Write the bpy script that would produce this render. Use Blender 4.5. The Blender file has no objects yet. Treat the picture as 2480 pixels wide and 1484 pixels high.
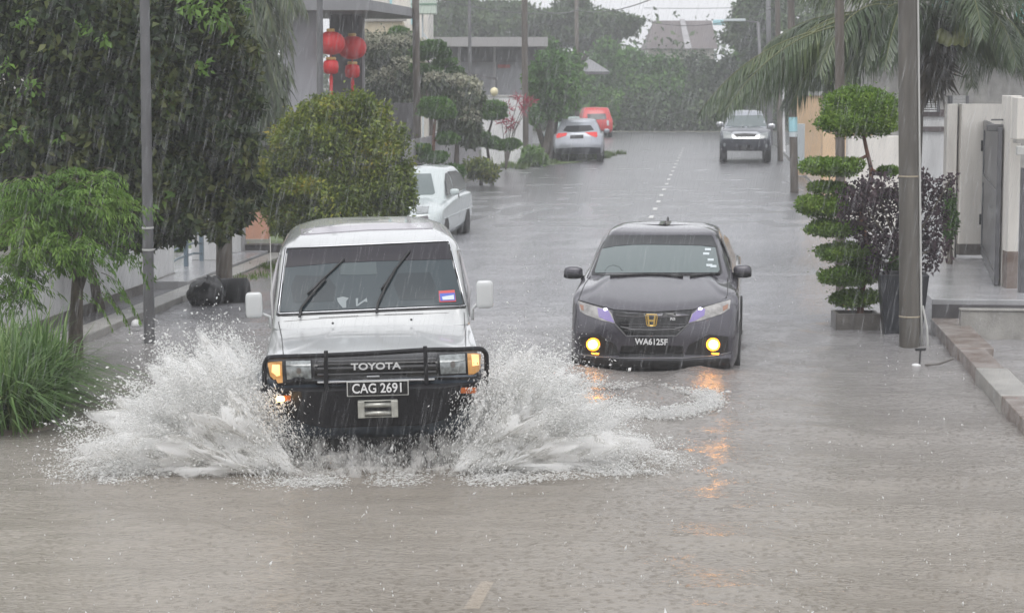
import bpy, bmesh, math, random
import numpy as np
from mathutils import Vector, Matrix
from mathutils.bvhtree import BVHTree
random.seed(7); rng = np.random.default_rng(7)
R = math.radians
S = bpy.context.scene
COL = S.collection
# ---------------------------------------------------------------- camera, sky, sun, exposure
FPX, HOR, CAMH, TH = 5000.0, 194.0, 2.9, R(5.6)      # focal length in photo pixels, horizon row, eye height, yaw
PIT = math.atan((742 - HOR) / FPX)
cam = bpy.data.cameras.new('camera'); camo = bpy.data.objects.new('camera', cam); COL.objects.link(camo)
camo.location = (0, 0, CAMH); camo.rotation_euler = (R(90) - PIT, 0, TH)
cam.lens = FPX / 2480 * 36; cam.sensor_width = 36; cam.clip_start = .1; cam.clip_end = 3000
cam.dof.use_dof = True; cam.dof.focus_distance = 17.0; cam.dof.aperture_fstop = 6.3
S.camera = camo
w = bpy.data.worlds.new('World'); S.world = w; w.use_nodes = True
nt = w.node_tree; bg = nt.nodes['Background']
sky = nt.nodes.new('ShaderNodeTexSky'); sky.sky_type = 'NISHITA'; sky.sun_disc = False
sky.sun_elevation = R(62); sky.sun_rotation = R(200); sky.air_density = 1.0; sky.dust_density = 4.0; sky.altitude = 0
hs = nt.nodes.new('ShaderNodeHueSaturation'); hs.inputs['Saturation'].default_value = .12
gm = nt.nodes.new('ShaderNodeMixRGB'); gm.blend_type = 'MIX'; gm.inputs[0].default_value = .55; gm.inputs[2].default_value = (7.6, 7.7, 8.1, 1)   # even cloud deck over the sky
nt.links.new(sky.outputs[0], hs.inputs['Color']); nt.links.new(hs.outputs[0], gm.inputs[1]); nt.links.new(gm.outputs[0], bg.inputs['Color'])
bg.inputs['Strength'].default_value = .15
sl = bpy.data.lights.new('sun', 'SUN'); sl.energy = .6; sl.angle = R(25); sl.color = (1, .98, .95)
so = bpy.data.objects.new('sun', sl); COL.objects.link(so); so.rotation_euler = (R(28), 0, R(20)); so.location = (0, 0, 40)
S.view_settings.view_transform = 'Standard'; S.view_settings.look = 'None'; S.view_settings.exposure = 0.35; S.view_settings.gamma = 1
try:
    S.cycles.use_denoising = True; S.cycles.volume_step_rate = 1; S.cycles.transparent_max_bounces = 24; S.cycles.max_bounces = 10; S.cycles.diffuse_bounces = 5; S.cycles.volume_bounces = 2
    S.cycles.caustics_reflective = False; S.cycles.caustics_refractive = False; S.cycles.sample_clamp_indirect = 6
except Exception: pass

# ---------------------------------------------------------------- turning photo pixels (2480 wide) into places
cF = Vector((-math.sin(TH), math.cos(TH), 0)); cR = Vector((math.cos(TH), math.sin(TH), 0)); Z3 = Vector((0, 0, 1))
cFp = cF * math.cos(PIT) - Z3 * math.sin(PIT); cU = Z3 * math.cos(PIT) + cF * math.sin(PIT)
EYE = Vector((0, 0, CAMH))
def ray(px, py): return (cFp * FPX + cR * (px - 1240) + cU * (742 - py)).normalized()
def G(px, py, z=0.0):
    d = ray(px, py); return EYE + d * ((z - CAMH) / d.z)
def A(px, py, Z):
    d = ray(px, py); return EYE + d * (Z / d.dot(cF))
def AX(px, Z, z):                                     # place at photo column px, forward distance Z and height z
    k = (Z * math.cos(PIT) + (CAMH - z) * math.sin(PIT)) / FPX
    p = cF * Z + cR * ((px - 1240) * k); p.z = z; return p
def z2(x, y): return (.47 * x, 387.5 + .47 * y)
def z3(x, y): return (542.5 + .36556 * x, .36556 * y)
def z4(x, y): return (1017.1 + .36556 * x, .36556 * y)
def z5(x, y): return (1695.3 + .36565 * x, .36565 * y)
def z6(x, y): return (1840.6 + .457 * x, 387.5 + .457 * y)
def z7(x, y): return (561.9 + .47 * x, 484.4 + .47 * y)
def z8(x, y): return (1307.8 + .32635 * x, 503.7 + .32635 * y)

# ---------------------------------------------------------------- materials
def mat(name, col, rough=.5, metal=0., var=0., vscale=3., bump=0., bscale=40., island=0., spec=.5, emit=None, estr=0., trans=0., col2=None, coat=0., alpha=1., stretch=None):
    m = bpy.data.materials.new(name); m.use_nodes = True; n = m.node_tree.nodes; l = m.node_tree.links
    b = n['Principled BSDF']; b.inputs['Roughness'].default_value = rough; b.inputs['Metallic'].default_value = metal
    b.inputs['Specular IOR Level'].default_value = spec; b.inputs['Coat Weight'].default_value = coat; b.inputs['Coat Roughness'].default_value = .05
    b.inputs['Transmission Weight'].default_value = trans; b.inputs['Alpha'].default_value = alpha
    c = (*col, 1); b.inputs['Base Color'].default_value = c
    tc = n.new('ShaderNodeTexCoord'); src = tc.outputs['Object']
    if stretch:
        mp = n.new('ShaderNodeMapping'); mp.inputs['Scale'].default_value = stretch; l.new(src, mp.inputs[0]); src = mp.outputs[0]
    out = None
    if var or col2:
        nz = n.new('ShaderNodeTexNoise'); nz.inputs['Scale'].default_value = vscale; nz.inputs['Detail'].default_value = 6; l.new(src, nz.inputs['Vector'])
        rp = n.new('ShaderNodeValToRGB'); rp.color_ramp.elements[0].position = .32; rp.color_ramp.elements[1].position = .68
        c2 = col2 if col2 else tuple(x * (1 - var) for x in col); c1 = col if col2 else tuple(min(1, x * (1 + var)) for x in col)
        rp.color_ramp.elements[0].color = (*c2, 1); rp.color_ramp.elements[1].color = (*c1, 1)
        l.new(nz.outputs['Fac'], rp.inputs[0]); out = rp.outputs[0]
    if island:
        g = n.new('ShaderNodeNewGeometry'); mr = n.new('ShaderNodeMapRange'); mr.inputs['To Min'].default_value = 1 - island; mr.inputs['To Max'].default_value = 1 + island
        l.new(g.outputs['Random Per Island'], mr.inputs['Value'])
        mx = n.new('ShaderNodeMixRGB'); mx.blend_type = 'MULTIPLY'; mx.inputs[0].default_value = 1
        if out: l.new(out, mx.inputs[1])
        else: mx.inputs[1].default_value = c
        l.new(mr.outputs[0], mx.inputs[2]); out = mx.outputs[0]
    if out: l.new(out, b.inputs['Base Color'])
    if bump:
        nb = n.new('ShaderNodeTexNoise'); nb.inputs['Scale'].default_value = bscale; nb.inputs['Detail'].default_value = 4; l.new(src, nb.inputs['Vector'])
        bp = n.new('ShaderNodeBump'); bp.inputs['Strength'].default_value = bump; bp.inputs['Distance'].default_value = .02; l.new(nb.outputs['Fac'], bp.inputs['Height']); l.new(bp.outputs[0], b.inputs['Normal'])
    if emit: b.inputs['Emission Color'].default_value = (*emit, 1); b.inputs['Emission Strength'].default_value = estr
    return m
def leafmat(name, cols, rough=.45, tl=.25, vscale=1.2, spec=.4):
    """leaves: each leaf takes its own tone from a ramp, shifted a little by noise so that whole clumps differ"""
    m = bpy.data.materials.new(name); m.use_nodes = True; n = m.node_tree.nodes; l = m.node_tree.links; b = n['Principled BSDF']
    b.inputs['Roughness'].default_value = rough; b.inputs['Specular IOR Level'].default_value = spec
    g = n.new('ShaderNodeNewGeometry'); tc = n.new('ShaderNodeTexCoord'); nz = n.new('ShaderNodeTexNoise'); nz.inputs['Scale'].default_value = vscale; nz.inputs['Detail'].default_value = 3
    l.new(tc.outputs['Object'], nz.inputs['Vector'])
    a = n.new('ShaderNodeMath'); a.operation = 'MULTIPLY_ADD'; a.inputs[1].default_value = .45; l.new(g.outputs['Random Per Island'], a.inputs[0])
    s = n.new('ShaderNodeMath'); s.operation = 'MULTIPLY_ADD'; s.inputs[1].default_value = 1.5; s.inputs[2].default_value = -.48; l.new(nz.outputs['Fac'], s.inputs[0]); l.new(s.outputs[0], a.inputs[2])
    rp = n.new('ShaderNodeValToRGB'); e = rp.color_ramp.elements
    while len(e) < len(cols): e.new(.5)
    for i, (p, c) in enumerate(cols): e[i].position = p; e[i].color = (*c, 1)
    l.new(a.outputs[0], rp.inputs[0]); l.new(rp.outputs[0], b.inputs['Base Color'])
    t = n.new('ShaderNodeBsdfTranslucent'); l.new(rp.outputs[0], t.inputs[0]); mx = n.new('ShaderNodeMixShader'); mx.inputs[0].default_value = tl
    l.new(b.outputs[0], mx.inputs[1]); l.new(t.outputs[0], mx.inputs[2]); l.new(mx.outputs[0], n['Material Output'].inputs[0])
    return m

# ---------------------------------------------------------------- object helpers
def tag(o, label=None, cat=None, group=None, kind=None):
    if label: o['label'] = label
    if cat: o['category'] = cat
    if group: o['group'] = group
    if kind: o['kind'] = kind
    return o
def empty(name, loc, rz=0., label=None, cat=None, group=None, rx=0., ry=0.):
    o = bpy.data.objects.new(name, None); COL.objects.link(o); o.location = loc; o.rotation_euler = (rx, ry, rz); o.empty_display_size = .2
    return tag(o, label, cat, group)
def link(name, me, m=None, parent=None, smooth=False):
    o = bpy.data.objects.new(name, me); COL.objects.link(o)
    if m: me.materials.append(m)
    if parent: o.parent = parent
    if smooth: me.polygons.foreach_set('use_smooth', [True] * len(me.polygons))
    return o
def copy_tree(o, parent=None):
    c = o.copy(); COL.objects.link(c)
    if parent: c.parent = parent
    for ch in [x for x in COL.objects if x.parent == o]: copy_tree(ch, c)
    return c
class MB:
    def __init__(s): s.v = []; s.f = []
    def add(s, vs, fs, M=None):
        k = len(s.v); s.v += [tuple(M @ Vector(v)) if M else tuple(v) for v in vs]; s.f += [tuple(k + i for i in f) for f in fs]; return s
    def box(s, c, d, rz=0., M=None):
        x, y, z = d[0] / 2, d[1] / 2, d[2] / 2
        vs = [(a * x, b * y, e * z) for a in (-1, 1) for b in (-1, 1) for e in (-1, 1)]
        T = Matrix.Translation(c) @ Matrix.Rotation(rz, 4, 'Z'); T = (M @ T) if M else T
        return s.add(vs, [(0, 1, 3, 2), (4, 6, 7, 5), (0, 4, 5, 1), (2, 3, 7, 6), (0, 2, 6, 4), (1, 5, 7, 3)], T)
    def bx(s, x0, x1, y0, y1, z0, z1): return s.box(((x0 + x1) / 2, (y0 + y1) / 2, (z0 + z1) / 2), (x1 - x0, y1 - y0, z1 - z0))
    def tube(s, pts, rad, seg=8, cap=True):
        pts = [Vector(p) for p in pts]; n = len(pts)
        if not hasattr(rad, '__len__'): rad = [rad] * n
        k = len(s.v); up = None
        for i, p in enumerate(pts):
            t = (pts[min(i + 1, n - 1)] - pts[max(i - 1, 0)]).normalized()
            if up is None: up = t.orthogonal().normalized()
            up = (up - t * up.dot(t)).normalized(); sd = t.cross(up)
            for j in range(seg):
                a = 2 * math.pi * j / seg; s.v.append(tuple(p + (up * math.cos(a) + sd * math.sin(a)) * rad[i]))
        for i in range(n - 1):
            for j in range(seg):
                a, b = k + i * seg + j, k + i * seg + (j + 1) % seg; s.f.append((a, b, b + seg, a + seg))
        if cap: s.f.append(tuple(k + j for j in range(seg))[::-1]); s.f.append(tuple(k + (n - 1) * seg + j for j in range(seg)))
        return s
    def lathe(s, prof, c=(0, 0, 0), seg=24, M=None):
        k = len(s.v); T = Matrix.Translation(c); T = T @ M if M else T
        for r, z in prof:
            for j in range(seg):
                a = 2 * math.pi * j / seg; s.v.append(tuple(T @ Vector((r * math.cos(a), r * math.sin(a), z))))
        for i in range(len(prof) - 1):
            for j in range(seg):
                a, b = k + i * seg + j, k + i * seg + (j + 1) % seg; s.f.append((a, b, b + seg, a + seg))
        s.f.append(tuple(k + j for j in range(seg))[::-1]); s.f.append(tuple(k + (len(prof) - 1) * seg + j for j in range(seg))); return s
    def prism(s, poly, y0, y1, M=None):               # polygon in x,z pushed from y0 to y1
        n = len(poly); vs = [(x, y0, z) for x, z in poly] + [(x, y1, z) for x, z in poly]
        return s.add(vs, [tuple(range(n)), tuple(range(2 * n - 1, n - 1, -1))] + [(i, i + n, (i + 1) % n + n, (i + 1) % n) for i in range(n)], M)
    def build(s, name, m, parent=None, smooth=False, bevel=0., bseg=2):
        me = bpy.data.meshes.new(name); me.from_pydata(s.v, [], s.f); me.validate()
        bm = bmesh.new(); bm.from_mesh(me); bmesh.ops.recalc_face_normals(bm, faces=bm.faces); bm.to_mesh(me); bm.free()
        o = link(name, me, m, parent, smooth)
        if bevel:
            b = o.modifiers.new('bevel', 'BEVEL'); b.width = bevel; b.segments = bseg; b.limit_method = 'ANGLE'; b.angle_limit = R(35); b.harden_normals = False
        return o
def npmesh(name, V, F, m, parent=None, smooth=False):
    """fast mesh from numpy arrays, all faces with the same number of corners"""
    me = bpy.data.meshes.new(name); nv, (nf, k) = len(V), F.shape
    me.vertices.add(nv); me.vertices.foreach_set('co', V.astype(np.float32).ravel())
    me.loops.add(nf * k); me.loops.foreach_set('vertex_index', F.astype(np.int32).ravel())
    me.polygons.add(nf); me.polygons.foreach_set('loop_start', np.arange(0, nf * k, k, dtype=np.int32))
    me.update(calc_edges=True); return link(name, me, m, parent, smooth)
def unit(a): return a / np.maximum(1e-6, np.linalg.norm(a, axis=-1, keepdims=True))
def leaf_arr(P, D, N, L, W, fold=.25):
    """one folded four-corner leaf for every point: D = direction it points, N = rough normal"""
    D = unit(D); Sd = unit(np.cross(D, N)); Nn = np.cross(Sd, D)
    L = np.asarray(L).reshape(-1, 1); W = np.asarray(W).reshape(-1, 1)
    a = P; b = P + D * L * .45 + Sd * W * .5 + Nn * W * fold; c = P + D * L - Nn * L * .12; d = P + D * L * .45 - Sd * W * .5 + Nn * W * fold
    V = np.stack([a, b, c, d], 1).reshape(-1, 3); F = np.arange(len(V)).reshape(-1, 4); return V, F
def cloud(n, clumps, size, ratio=.5, droop=.3, shell=.55, rough=.22, jit=.35):
    """leaves spread through a set of ellipsoid clumps (cx,cy,cz,rx,ry,rz)"""
    C = np.array(clumps, float); wt = (C[:, 3] * C[:, 4] * C[:, 5]) ** (2 / 3); k = rng.choice(len(C), n, p=wt / wt.sum()); C = C[k]
    d = unit(rng.normal(size=(n, 3))); r = (shell + (1 - shell) * rng.random(n) ** .6) * (1 + (rng.random(n) < (.07 if size < .15 else .02)) * rng.exponential(.16 if size < .15 else .05, n))
    ph = rng.random(3) * 6; bumpy = 1 + rough * (np.sin(d[:, 0] * 5 + ph[0] + C[:, 0] * 3) * np.sin(d[:, 1] * 6 + ph[1]) + np.sin(d[:, 2] * 7 + ph[2] + C[:, 2] * 2) * .6)
    P = C[:, :3] + d * C[:, 3:6] * (r * bumpy)[:, None]
    N = unit(d + rng.normal(size=(n, 3)) * jit); D = unit(rng.normal(size=(n, 3)) + d * .7 + np.array([0, 0, -droop * 2]))
    L = size * (0.6 + .8 * rng.random(n)); return leaf_arr(P, D, N, L, L * ratio)
def crown(c, r, n, f=.42, flat=1., seed=None):
    """sub-clumps over an ellipsoid crown so that its outline is uneven"""
    out = [(c[0], c[1], c[2], r[0] * .62, r[1] * .62, r[2] * .62)]
    for i in range(n):
        d = Vector((random.gauss(0, 1), random.gauss(0, 1), random.gauss(0, 1))).normalized(); q = random.uniform(.55, .82); g = f * random.uniform(.6, 1.15)
        out.append((c[0] + d.x * r[0] * q, c[1] + d.y * r[1] * q, c[2] + d.z * r[2] * q, r[0] * g, r[1] * g, r[2] * g * flat))
    return out
def limbs(mb, base, top, clumps, r0, k=5, seg=8):
    """tapering trunk with limbs that run to the clumps"""
    base, top = Vector(base), Vector(top); mid = base.lerp(top, .5) + Vector((random.uniform(-.1, .1), random.uniform(-.1, .1), 0)) * r0 * 6
    mb.tube([base - Z3 * .3, base, mid, top], [r0 * 1.25, r0, r0 * .8, r0 * .55], seg)
    for c in random.sample(list(clumps[1:]), min(k, len(clumps) - 1)):
        e = Vector(c[:3]); st = mid.lerp(top, random.uniform(.2, 1)); m2 = st.lerp(e, .5) + Z3 * .1 * (e - st).length
        mb.tube([st, m2, e], [r0 * .45, r0 * .28, r0 * .1], 6)
def tree(name, label, cat, base, c, r, n, size, lm, tm, r0=.12, nc=14, f=.42, group=None, ratio=.5, droop=.3, k=6, shell=.5, rough=.22, top=None, jit=.35, flat=1.):
    o = empty(name, base, 0, label, cat, group); b = Vector(base); cl = crown(Vector(c) - b, r, nc, f, flat)
    V, F = cloud(n, cl, size, ratio, droop, shell, rough, jit); npmesh('crown', V, F, lm, o)
    mb = MB(); limbs(mb, (0, 0, 0), top or (Vector(c) - b) * .8, cl, r0, k); mb.build('trunk', tm, o, True); return o

# surfaces lofted from rings, and pieces laid on to them
def catmull(P, m):
    P = np.asarray(P, float); n = len(P); Q = np.concatenate([2 * P[:1] - P[1:2], P, 2 * P[-1:] - P[-2:-1]]); out = []
    for i in range(n - 1):
        p0, p1, p2, p3 = Q[i:i + 4]
        for t in np.arange(m) / m:
            out.append(.5 * (2 * p1 + (p2 - p0) * t + (2 * p0 - 5 * p1 + 4 * p2 - p3) * t * t + (3 * p1 - p0 - 3 * p2 + p3) * t ** 3))
    out.append(P[-1]); return np.array(out)
def outline(y0, y1, w_, swf, swr, p=2.6, wf=.97, wr=.94):
    """half plan outline, front middle to rear middle: (x, y)"""
    u = [0, .3, .55, .75, .88, .96]; f = [(a * w_ * wf, y0 + swf * a ** p) for a in u]
    g = [(a * w_ * wr, y1 - swr * a ** p) for a in u][::-1]; L = y1 - y0
    mid = [(w_ * (wf + (1 - wf) * .5), y0 + swf + .1), (w_, y0 + swf + .35), (w_, y0 + L * .5), (w_ * .995, y1 - swr - .35), (w_ * (wr + (1 - wr) * .45), y1 - swr - .1)]
    return f + mid + g
def ringloft(levels, cy, m=3, mu=3):
    """levels: list of (outline, z or function z(y)); returns vertices, faces of the full mirrored shell"""
    rows = []
    for o, z in levels:
        rows.append([(x, y, z(y, x) if callable(z) else z) for x, y in o])
    rows = np.array(rows); g = np.array([catmull(r, mu) for r in rows]); g = catmull(g.reshape(len(rows), -1), m).reshape(-1, g.shape[1], 3)
    nr, nc = g.shape[:2]; full = np.concatenate([g, (g * [-1, 1, 1])[:, -2:0:-1]], 1); nc2 = full.shape[1]
    V = full.reshape(-1, 3); F = []
    for i in range(nr - 1):
        for j in range(nc2):
            a, b = i * nc2 + j, i * nc2 + (j + 1) % nc2; F.append((a, b, b + nc2, a + nc2))
    F.append(tuple(range(nc2))[::-1]); F.append(tuple((nr - 1) * nc2 + j for j in range(nc2)))
    return [tuple(v) for v in V], F
def lerpf(pts):
    xs = [p[0] for p in pts]; zs = [p[1] for p in pts]
    return lambda y, x=0: float(np.interp(y, xs, zs))
class Car:
    def __init__(s, root, M): s.root, s.M, s.Mi = root, M, M.inverted(); s.vs, s.fs = [], []; s.eye = s.Mi @ EYE
    def solid(s, name, V, F, m, bevel=0.):
        mb = MB(); mb.add(V, F); o = mb.build(name, m, s.root, True)
        k = len(s.vs); s.vs += V; s.fs += [tuple(k + i for i in f) for f in F]; s.bvh = BVHTree.FromPolygons(s.vs, s.fs); return o
    def hit(s, px, py):
        d = (s.Mi.to_3x3() @ ray(px, py)).normalized(); h = s.bvh.ray_cast(s.eye, d)
        if h[0] is None:
            q = s.Mi.translation; t = -s.eye.dot(d) if False else (Vector((0, 1.0, .6)) - s.eye).dot(d)
            h = s.bvh.find_nearest(s.eye + d * t)
        return h[0], h[1]
    def patch(s, name, poly, m, off=.006, step=6, zf=None, mirror=False, parent=None, smooth=True, depth=.02, both=True):
        """a plate of the given outline (photo pixels) laid on the body, standing off millimetres proud"""
        if zf: poly = [zf(*p) for p in poly]
        bm = bmesh.new(); bm.faces.new([bm.verts.new((x, y, 0)) for x, y in poly])
        xs = [p[0] for p in poly]; ys = [p[1] for p in poly]
        for lo, hi, no in ((min(xs), max(xs), (1, 0, 0)), (min(ys), max(ys), (0, 1, 0))):
            t = lo + step
            while t < hi - step * .3:
                bmesh.ops.bisect_plane(bm, geom=bm.verts[:] + bm.edges[:] + bm.faces[:], plane_co=(t if no[0] else 0, t if no[1] else 0, 0), plane_no=no); t += step
        bmesh.ops.triangulate(bm, faces=[f for f in bm.faces if len(f.verts) > 4])
        bm.verts.index_update(); top = []; bot = []
        for v in bm.verts:
            p, n = s.hit(v.co.x, v.co.y)
            if n.dot(s.eye - p) < 0: n = -n
            top.append(tuple(p + n * off)); bot.append(tuple(p - n * depth))
        F = [tuple(v.index for v in f.verts) for f in bm.faces]; k = len(top)
        for e in bm.edges:
            if len(e.link_faces) == 1: a, b = e.verts[0].index, e.verts[1].index; F.append((a, b, b + k, a + k))
        bm.free(); objs = []
        for sg in ((1, -1) if mirror else (1,)):
            mb = MB(); mb.add([(x * sg, y, z) for x, y, z in top + bot], F); objs.append(mb.build(name, m, parent or s.root, smooth))
            if smooth:
                e = objs[-1].modifiers.new('edge', 'EDGE_SPLIT'); e.split_angle = R(40)
        return objs if mirror else objs[0]
    def line(s, name, pts, m, r=.004, zf=None, mirror=False, off=.002, parent=None, seg=5):
        pp = []
        if zf: pts = [zf(*p) for p in pts]
        for i in range(len(pts) - 1):
            for t in np.linspace(0, 1, 6)[:(6 if i == len(pts) - 2 else 5)]:
                p, n = s.hit(pts[i][0] * (1 - t) + pts[i + 1][0] * t, pts[i][1] * (1 - t) + pts[i + 1][1] * t); pp.append(p + n * off)
        for sg in ((1, -1) if mirror else (1,)):
            mb = MB(); mb.tube([(p.x * sg, p.y, p.z) for p in pp], r, seg); o = mb.build(name, m, parent or s.root, True)
        return o
def text_mesh(name, txt, size, m, parent, loc, rot=(R(90), 0, 0), ext=.003, bold=0., sx=1.):
    cu = bpy.data.curves.new(name, 'FONT'); cu.body = txt; cu.size = size; cu.extrude = ext; cu.offset = bold; cu.align_x = 'CENTER'; cu.align_y = 'CENTER'
    t = bpy.data.objects.new(name, cu); me = bpy.data.meshes.new_from_object(t); bpy.data.objects.remove(t)
    me.name = name; me.materials.clear(); o = link(name, me, m, parent); o.location = loc; o.rotation_euler = rot; o.scale = (sx, 1, 1); return o
def wheel(parent, x, y, r, wd, tyre, rimm, face=1, spokes=7):
    """tyre with its rim, axle along x; face = side (+1/-1) that shows"""
    M = Matrix.Rotation(R(90), 4, 'Y')
    t = MB().lathe([(r * .62, -wd / 2), (r * .93, -wd / 2), (r, -wd * .35), (r, wd * .35), (r * .93, wd / 2), (r * .62, wd / 2)], (x, y, r), 28, M).build('wheel', tyre, parent, True)
    q = MB(); q.lathe([(r * .64, -wd * .46), (r * .64, wd * .46), (r * .56, wd * .42 * face), (r * .54, wd * .3 * face)], (x, y, r), 28, M)
    for i in range(spokes):
        a = 2 * math.pi * i / spokes; q.box((0, 0, 0), (wd * .16, r * .12, r * .5), 0, Matrix.Translation((x + face * wd * .4, y, r)) @ Matrix.Rotation(a, 4, 'X') @ Matrix.Translation((0, 0, r * .3)))
    q.build('rim', rimm, t); return t
# ---------------------------------------------------------------- palette
M = {}
M['conc'] = mat('concrete', (.30, .29, .27), .35, var=.22, vscale=4, bump=.25, bscale=30)
M['concd'] = mat('wet_dark_concrete', (.13, .12, .11), .3, var=.3, vscale=5, bump=.3, bscale=25)
M['slab'] = mat('stained_slab', (.30, .27, .25), .25, vscale=3.5, col2=(.14, .095, .075), bump=.2, bscale=40)
M['pole'] = mat('pole_concrete', (.105, .097, .085), .5, var=.25, vscale=2, bump=.3, bscale=20, stretch=(6, 6, .6))
M['polebrown'] = mat('pole_brown', (.10, .085, .07), .6, var=.3, vscale=2, bump=.3, bscale=20, stretch=(8, 8, .5))
M['steel'] = mat('grey_steel', (.13, .13, .135), .4, .3, var=.15, vscale=3)
M['white'] = mat('white_paint_wall', (.66, .66, .66), .5, var=.14, vscale=1.6, bump=.08, stretch=(3, 3, .6))
M['cream'] = mat('cream_paint_wall', (.68, .65, .60), .5, var=.12, vscale=1.5, bump=.08, stretch=(4, 4, .5))
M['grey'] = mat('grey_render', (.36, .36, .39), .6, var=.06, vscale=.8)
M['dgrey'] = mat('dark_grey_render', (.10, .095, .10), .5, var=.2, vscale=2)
M['roofslab'] = mat('roof_slab', (.22, .22, .23), .5, var=.15, vscale=1)
M['pink'] = mat('salmon_wall', (.50, .26, .19), .6, var=.18, vscale=2)
M['peach'] = mat('peach_wall', (.62, .44, .27), .6, var=.12, vscale=1)
M['rooft'] = mat('brown_tiles', (.12, .10, .10), .6, var=.15, vscale=1)
M['bark'] = mat('bark', (.09, .075, .06), .8, var=.4, vscale=9, bump=.6, bscale=14, stretch=(3, 3, .7))
M['barkred'] = mat('bark_red', (.16, .075, .05), .7, var=.3, vscale=9, bump=.5)
M['black'] = mat('black_trim', (.012, .012, .013), .45)
M['blackg'] = mat('black_gloss', (.008, .008, .009), .12)
M['blackp'] = mat('black_plastic', (.012, .012, .014), .5, var=.3, vscale=6, bump=.15, spec=.25)
M['bag'] = mat('bin_bag', (.018, .018, .02), .22, bump=.9, bscale=9)
M['tyre'] = mat('tyre', (.02, .02, .02), .6)
M['rim'] = mat('rim', (.45, .45, .47), .3, .8)
M['chrome'] = mat('chrome', (.62, .63, .65), .18, 1.)
M['silverroll'] = mat('fairlead_steel', (.42, .42, .38), .35, .6, var=.2, vscale=20)
M['toyw'] = mat('white_car_paint', (.50, .51, .51), .22, var=.07, vscale=3, coat=.8)
M['toyb'] = mat('slate_lower_paint', (.05, .065, .085), .35, coat=.3, var=.5, vscale=10)
M['glass'] = mat('windscreen_glass', (.035, .05, .058), .06, spec=.5)
M['glassb'] = mat('sun_band', (.014, .012, .018), .08)
M['glassl'] = mat('pale_glass', (.12, .15, .15), .05, spec=.8)
M['glassd'] = mat('dark_glass', (.02, .022, .024), .08)
M['sun'] = mat('sunroof_glass', (.34, .32, .35), .15)
M['hgrey'] = mat('grey_car_paint', (.066, .062, .076), .2, .35, coat=.9, bump=.22, bscale=130, var=.1, vscale=3)
M['lens'] = mat('lamp_lens', (.28, .27, .26), .1, coat=1., var=.35, vscale=14)
M['lensc'] = mat('clear_lens', (.22, .24, .24), .08, coat=1., var=.4, vscale=26)
M['amber_on'] = mat('amber_lit', (.9, .5, .2), .3, emit=(1, .55, .22), estr=1.0)
M['amber_core'] = mat('amber_core', (1, .7, .3), .3, emit=(1, .62, .22), estr=22.)
M['amber_dim'] = mat('amber_half_lit', (.50, .27, .09), .3, emit=(1, .45, .12), estr=.12)
M['amber'] = mat('amber_lens', (.45, .12, .03), .2)
M['amberb'] = mat('brown_amber_lens', (.26, .13, .08), .15, coat=1)
M['fog'] = mat('fog_lit', (1, .6, .1), .3, emit=(1, .42, .06), estr=22.)
M['foghalo'] = mat('fog_bezel_lit', (1, .45, .05), .3, emit=(1, .34, .02), estr=3.)
M['purple'] = mat('purple_drl', (.19, .15, .33), .15, coat=1, emit=(.42, .28, 1), estr=.07)
M['drl'] = mat('white_drl', (.9, .9, 1), .2, emit=(.75, .70, 1), estr=2.2)
M['gold'] = mat('gold_emblem', (.75, .52, .16), .3, .8)
M['pwhite'] = mat('plate_letters', (.7, .7, .7), .4)
M['pgrey'] = mat('plate_border', (.5, .5, .48), .4)
M['red'] = mat('red_paint', (.55, .03, .03), .3, coat=.5)
M['redl'] = mat('red_lens', (.5, .02, .02), .2, emit=(1, .05, .03), estr=.25)
M['silver'] = mat('silver_paint', (.36, .38, .42), .3, .35, coat=.6)
M['wsedan'] = mat('pale_car_paint', (.50, .55, .55), .25, coat=.7)
M['lantern'] = mat('lantern_red', (.62, .008, .012), .55)
M['lgold'] = mat('lantern_gold', (.6, .38, .12), .5)
M['orange'] = mat('reflector', (.6, .15, .05), .3)
M['blue'] = mat('sticker_blue', (.06, .10, .45), .4)
M['stred'] = mat('sticker_red', (.5, .06, .06), .4)
M['stwhite'] = mat('sticker_pale', (.55, .6, .62), .4)
M['ltblue'] = mat('pale_blue_sticker', (.35, .62, .68), .5)
M['soil'] = mat('wet_soil', (.17, .135, .115), .5, var=.3, vscale=3, bump=.5, bscale=12)
M['lawn'] = mat('wet_turf', (.10, .14, .05), .8, var=.4, vscale=5, bump=.5, bscale=30)
M['ground'] = mat('wet_ground', (.11, .11, .085), .6, var=.3, vscale=.6, bump=.3)
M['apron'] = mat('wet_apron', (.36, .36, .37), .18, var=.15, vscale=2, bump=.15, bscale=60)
M['greypanel'] = mat('fence_panel', (.33, .32, .33), .5, var=.2, vscale=3)
M['gatemetal'] = mat('gate_metal', (.14, .14, .15), .35, .4, var=.2, vscale=5)
M['gateblue'] = mat('gate_blue_grey', (.17, .22, .26), .35, .3)

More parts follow.
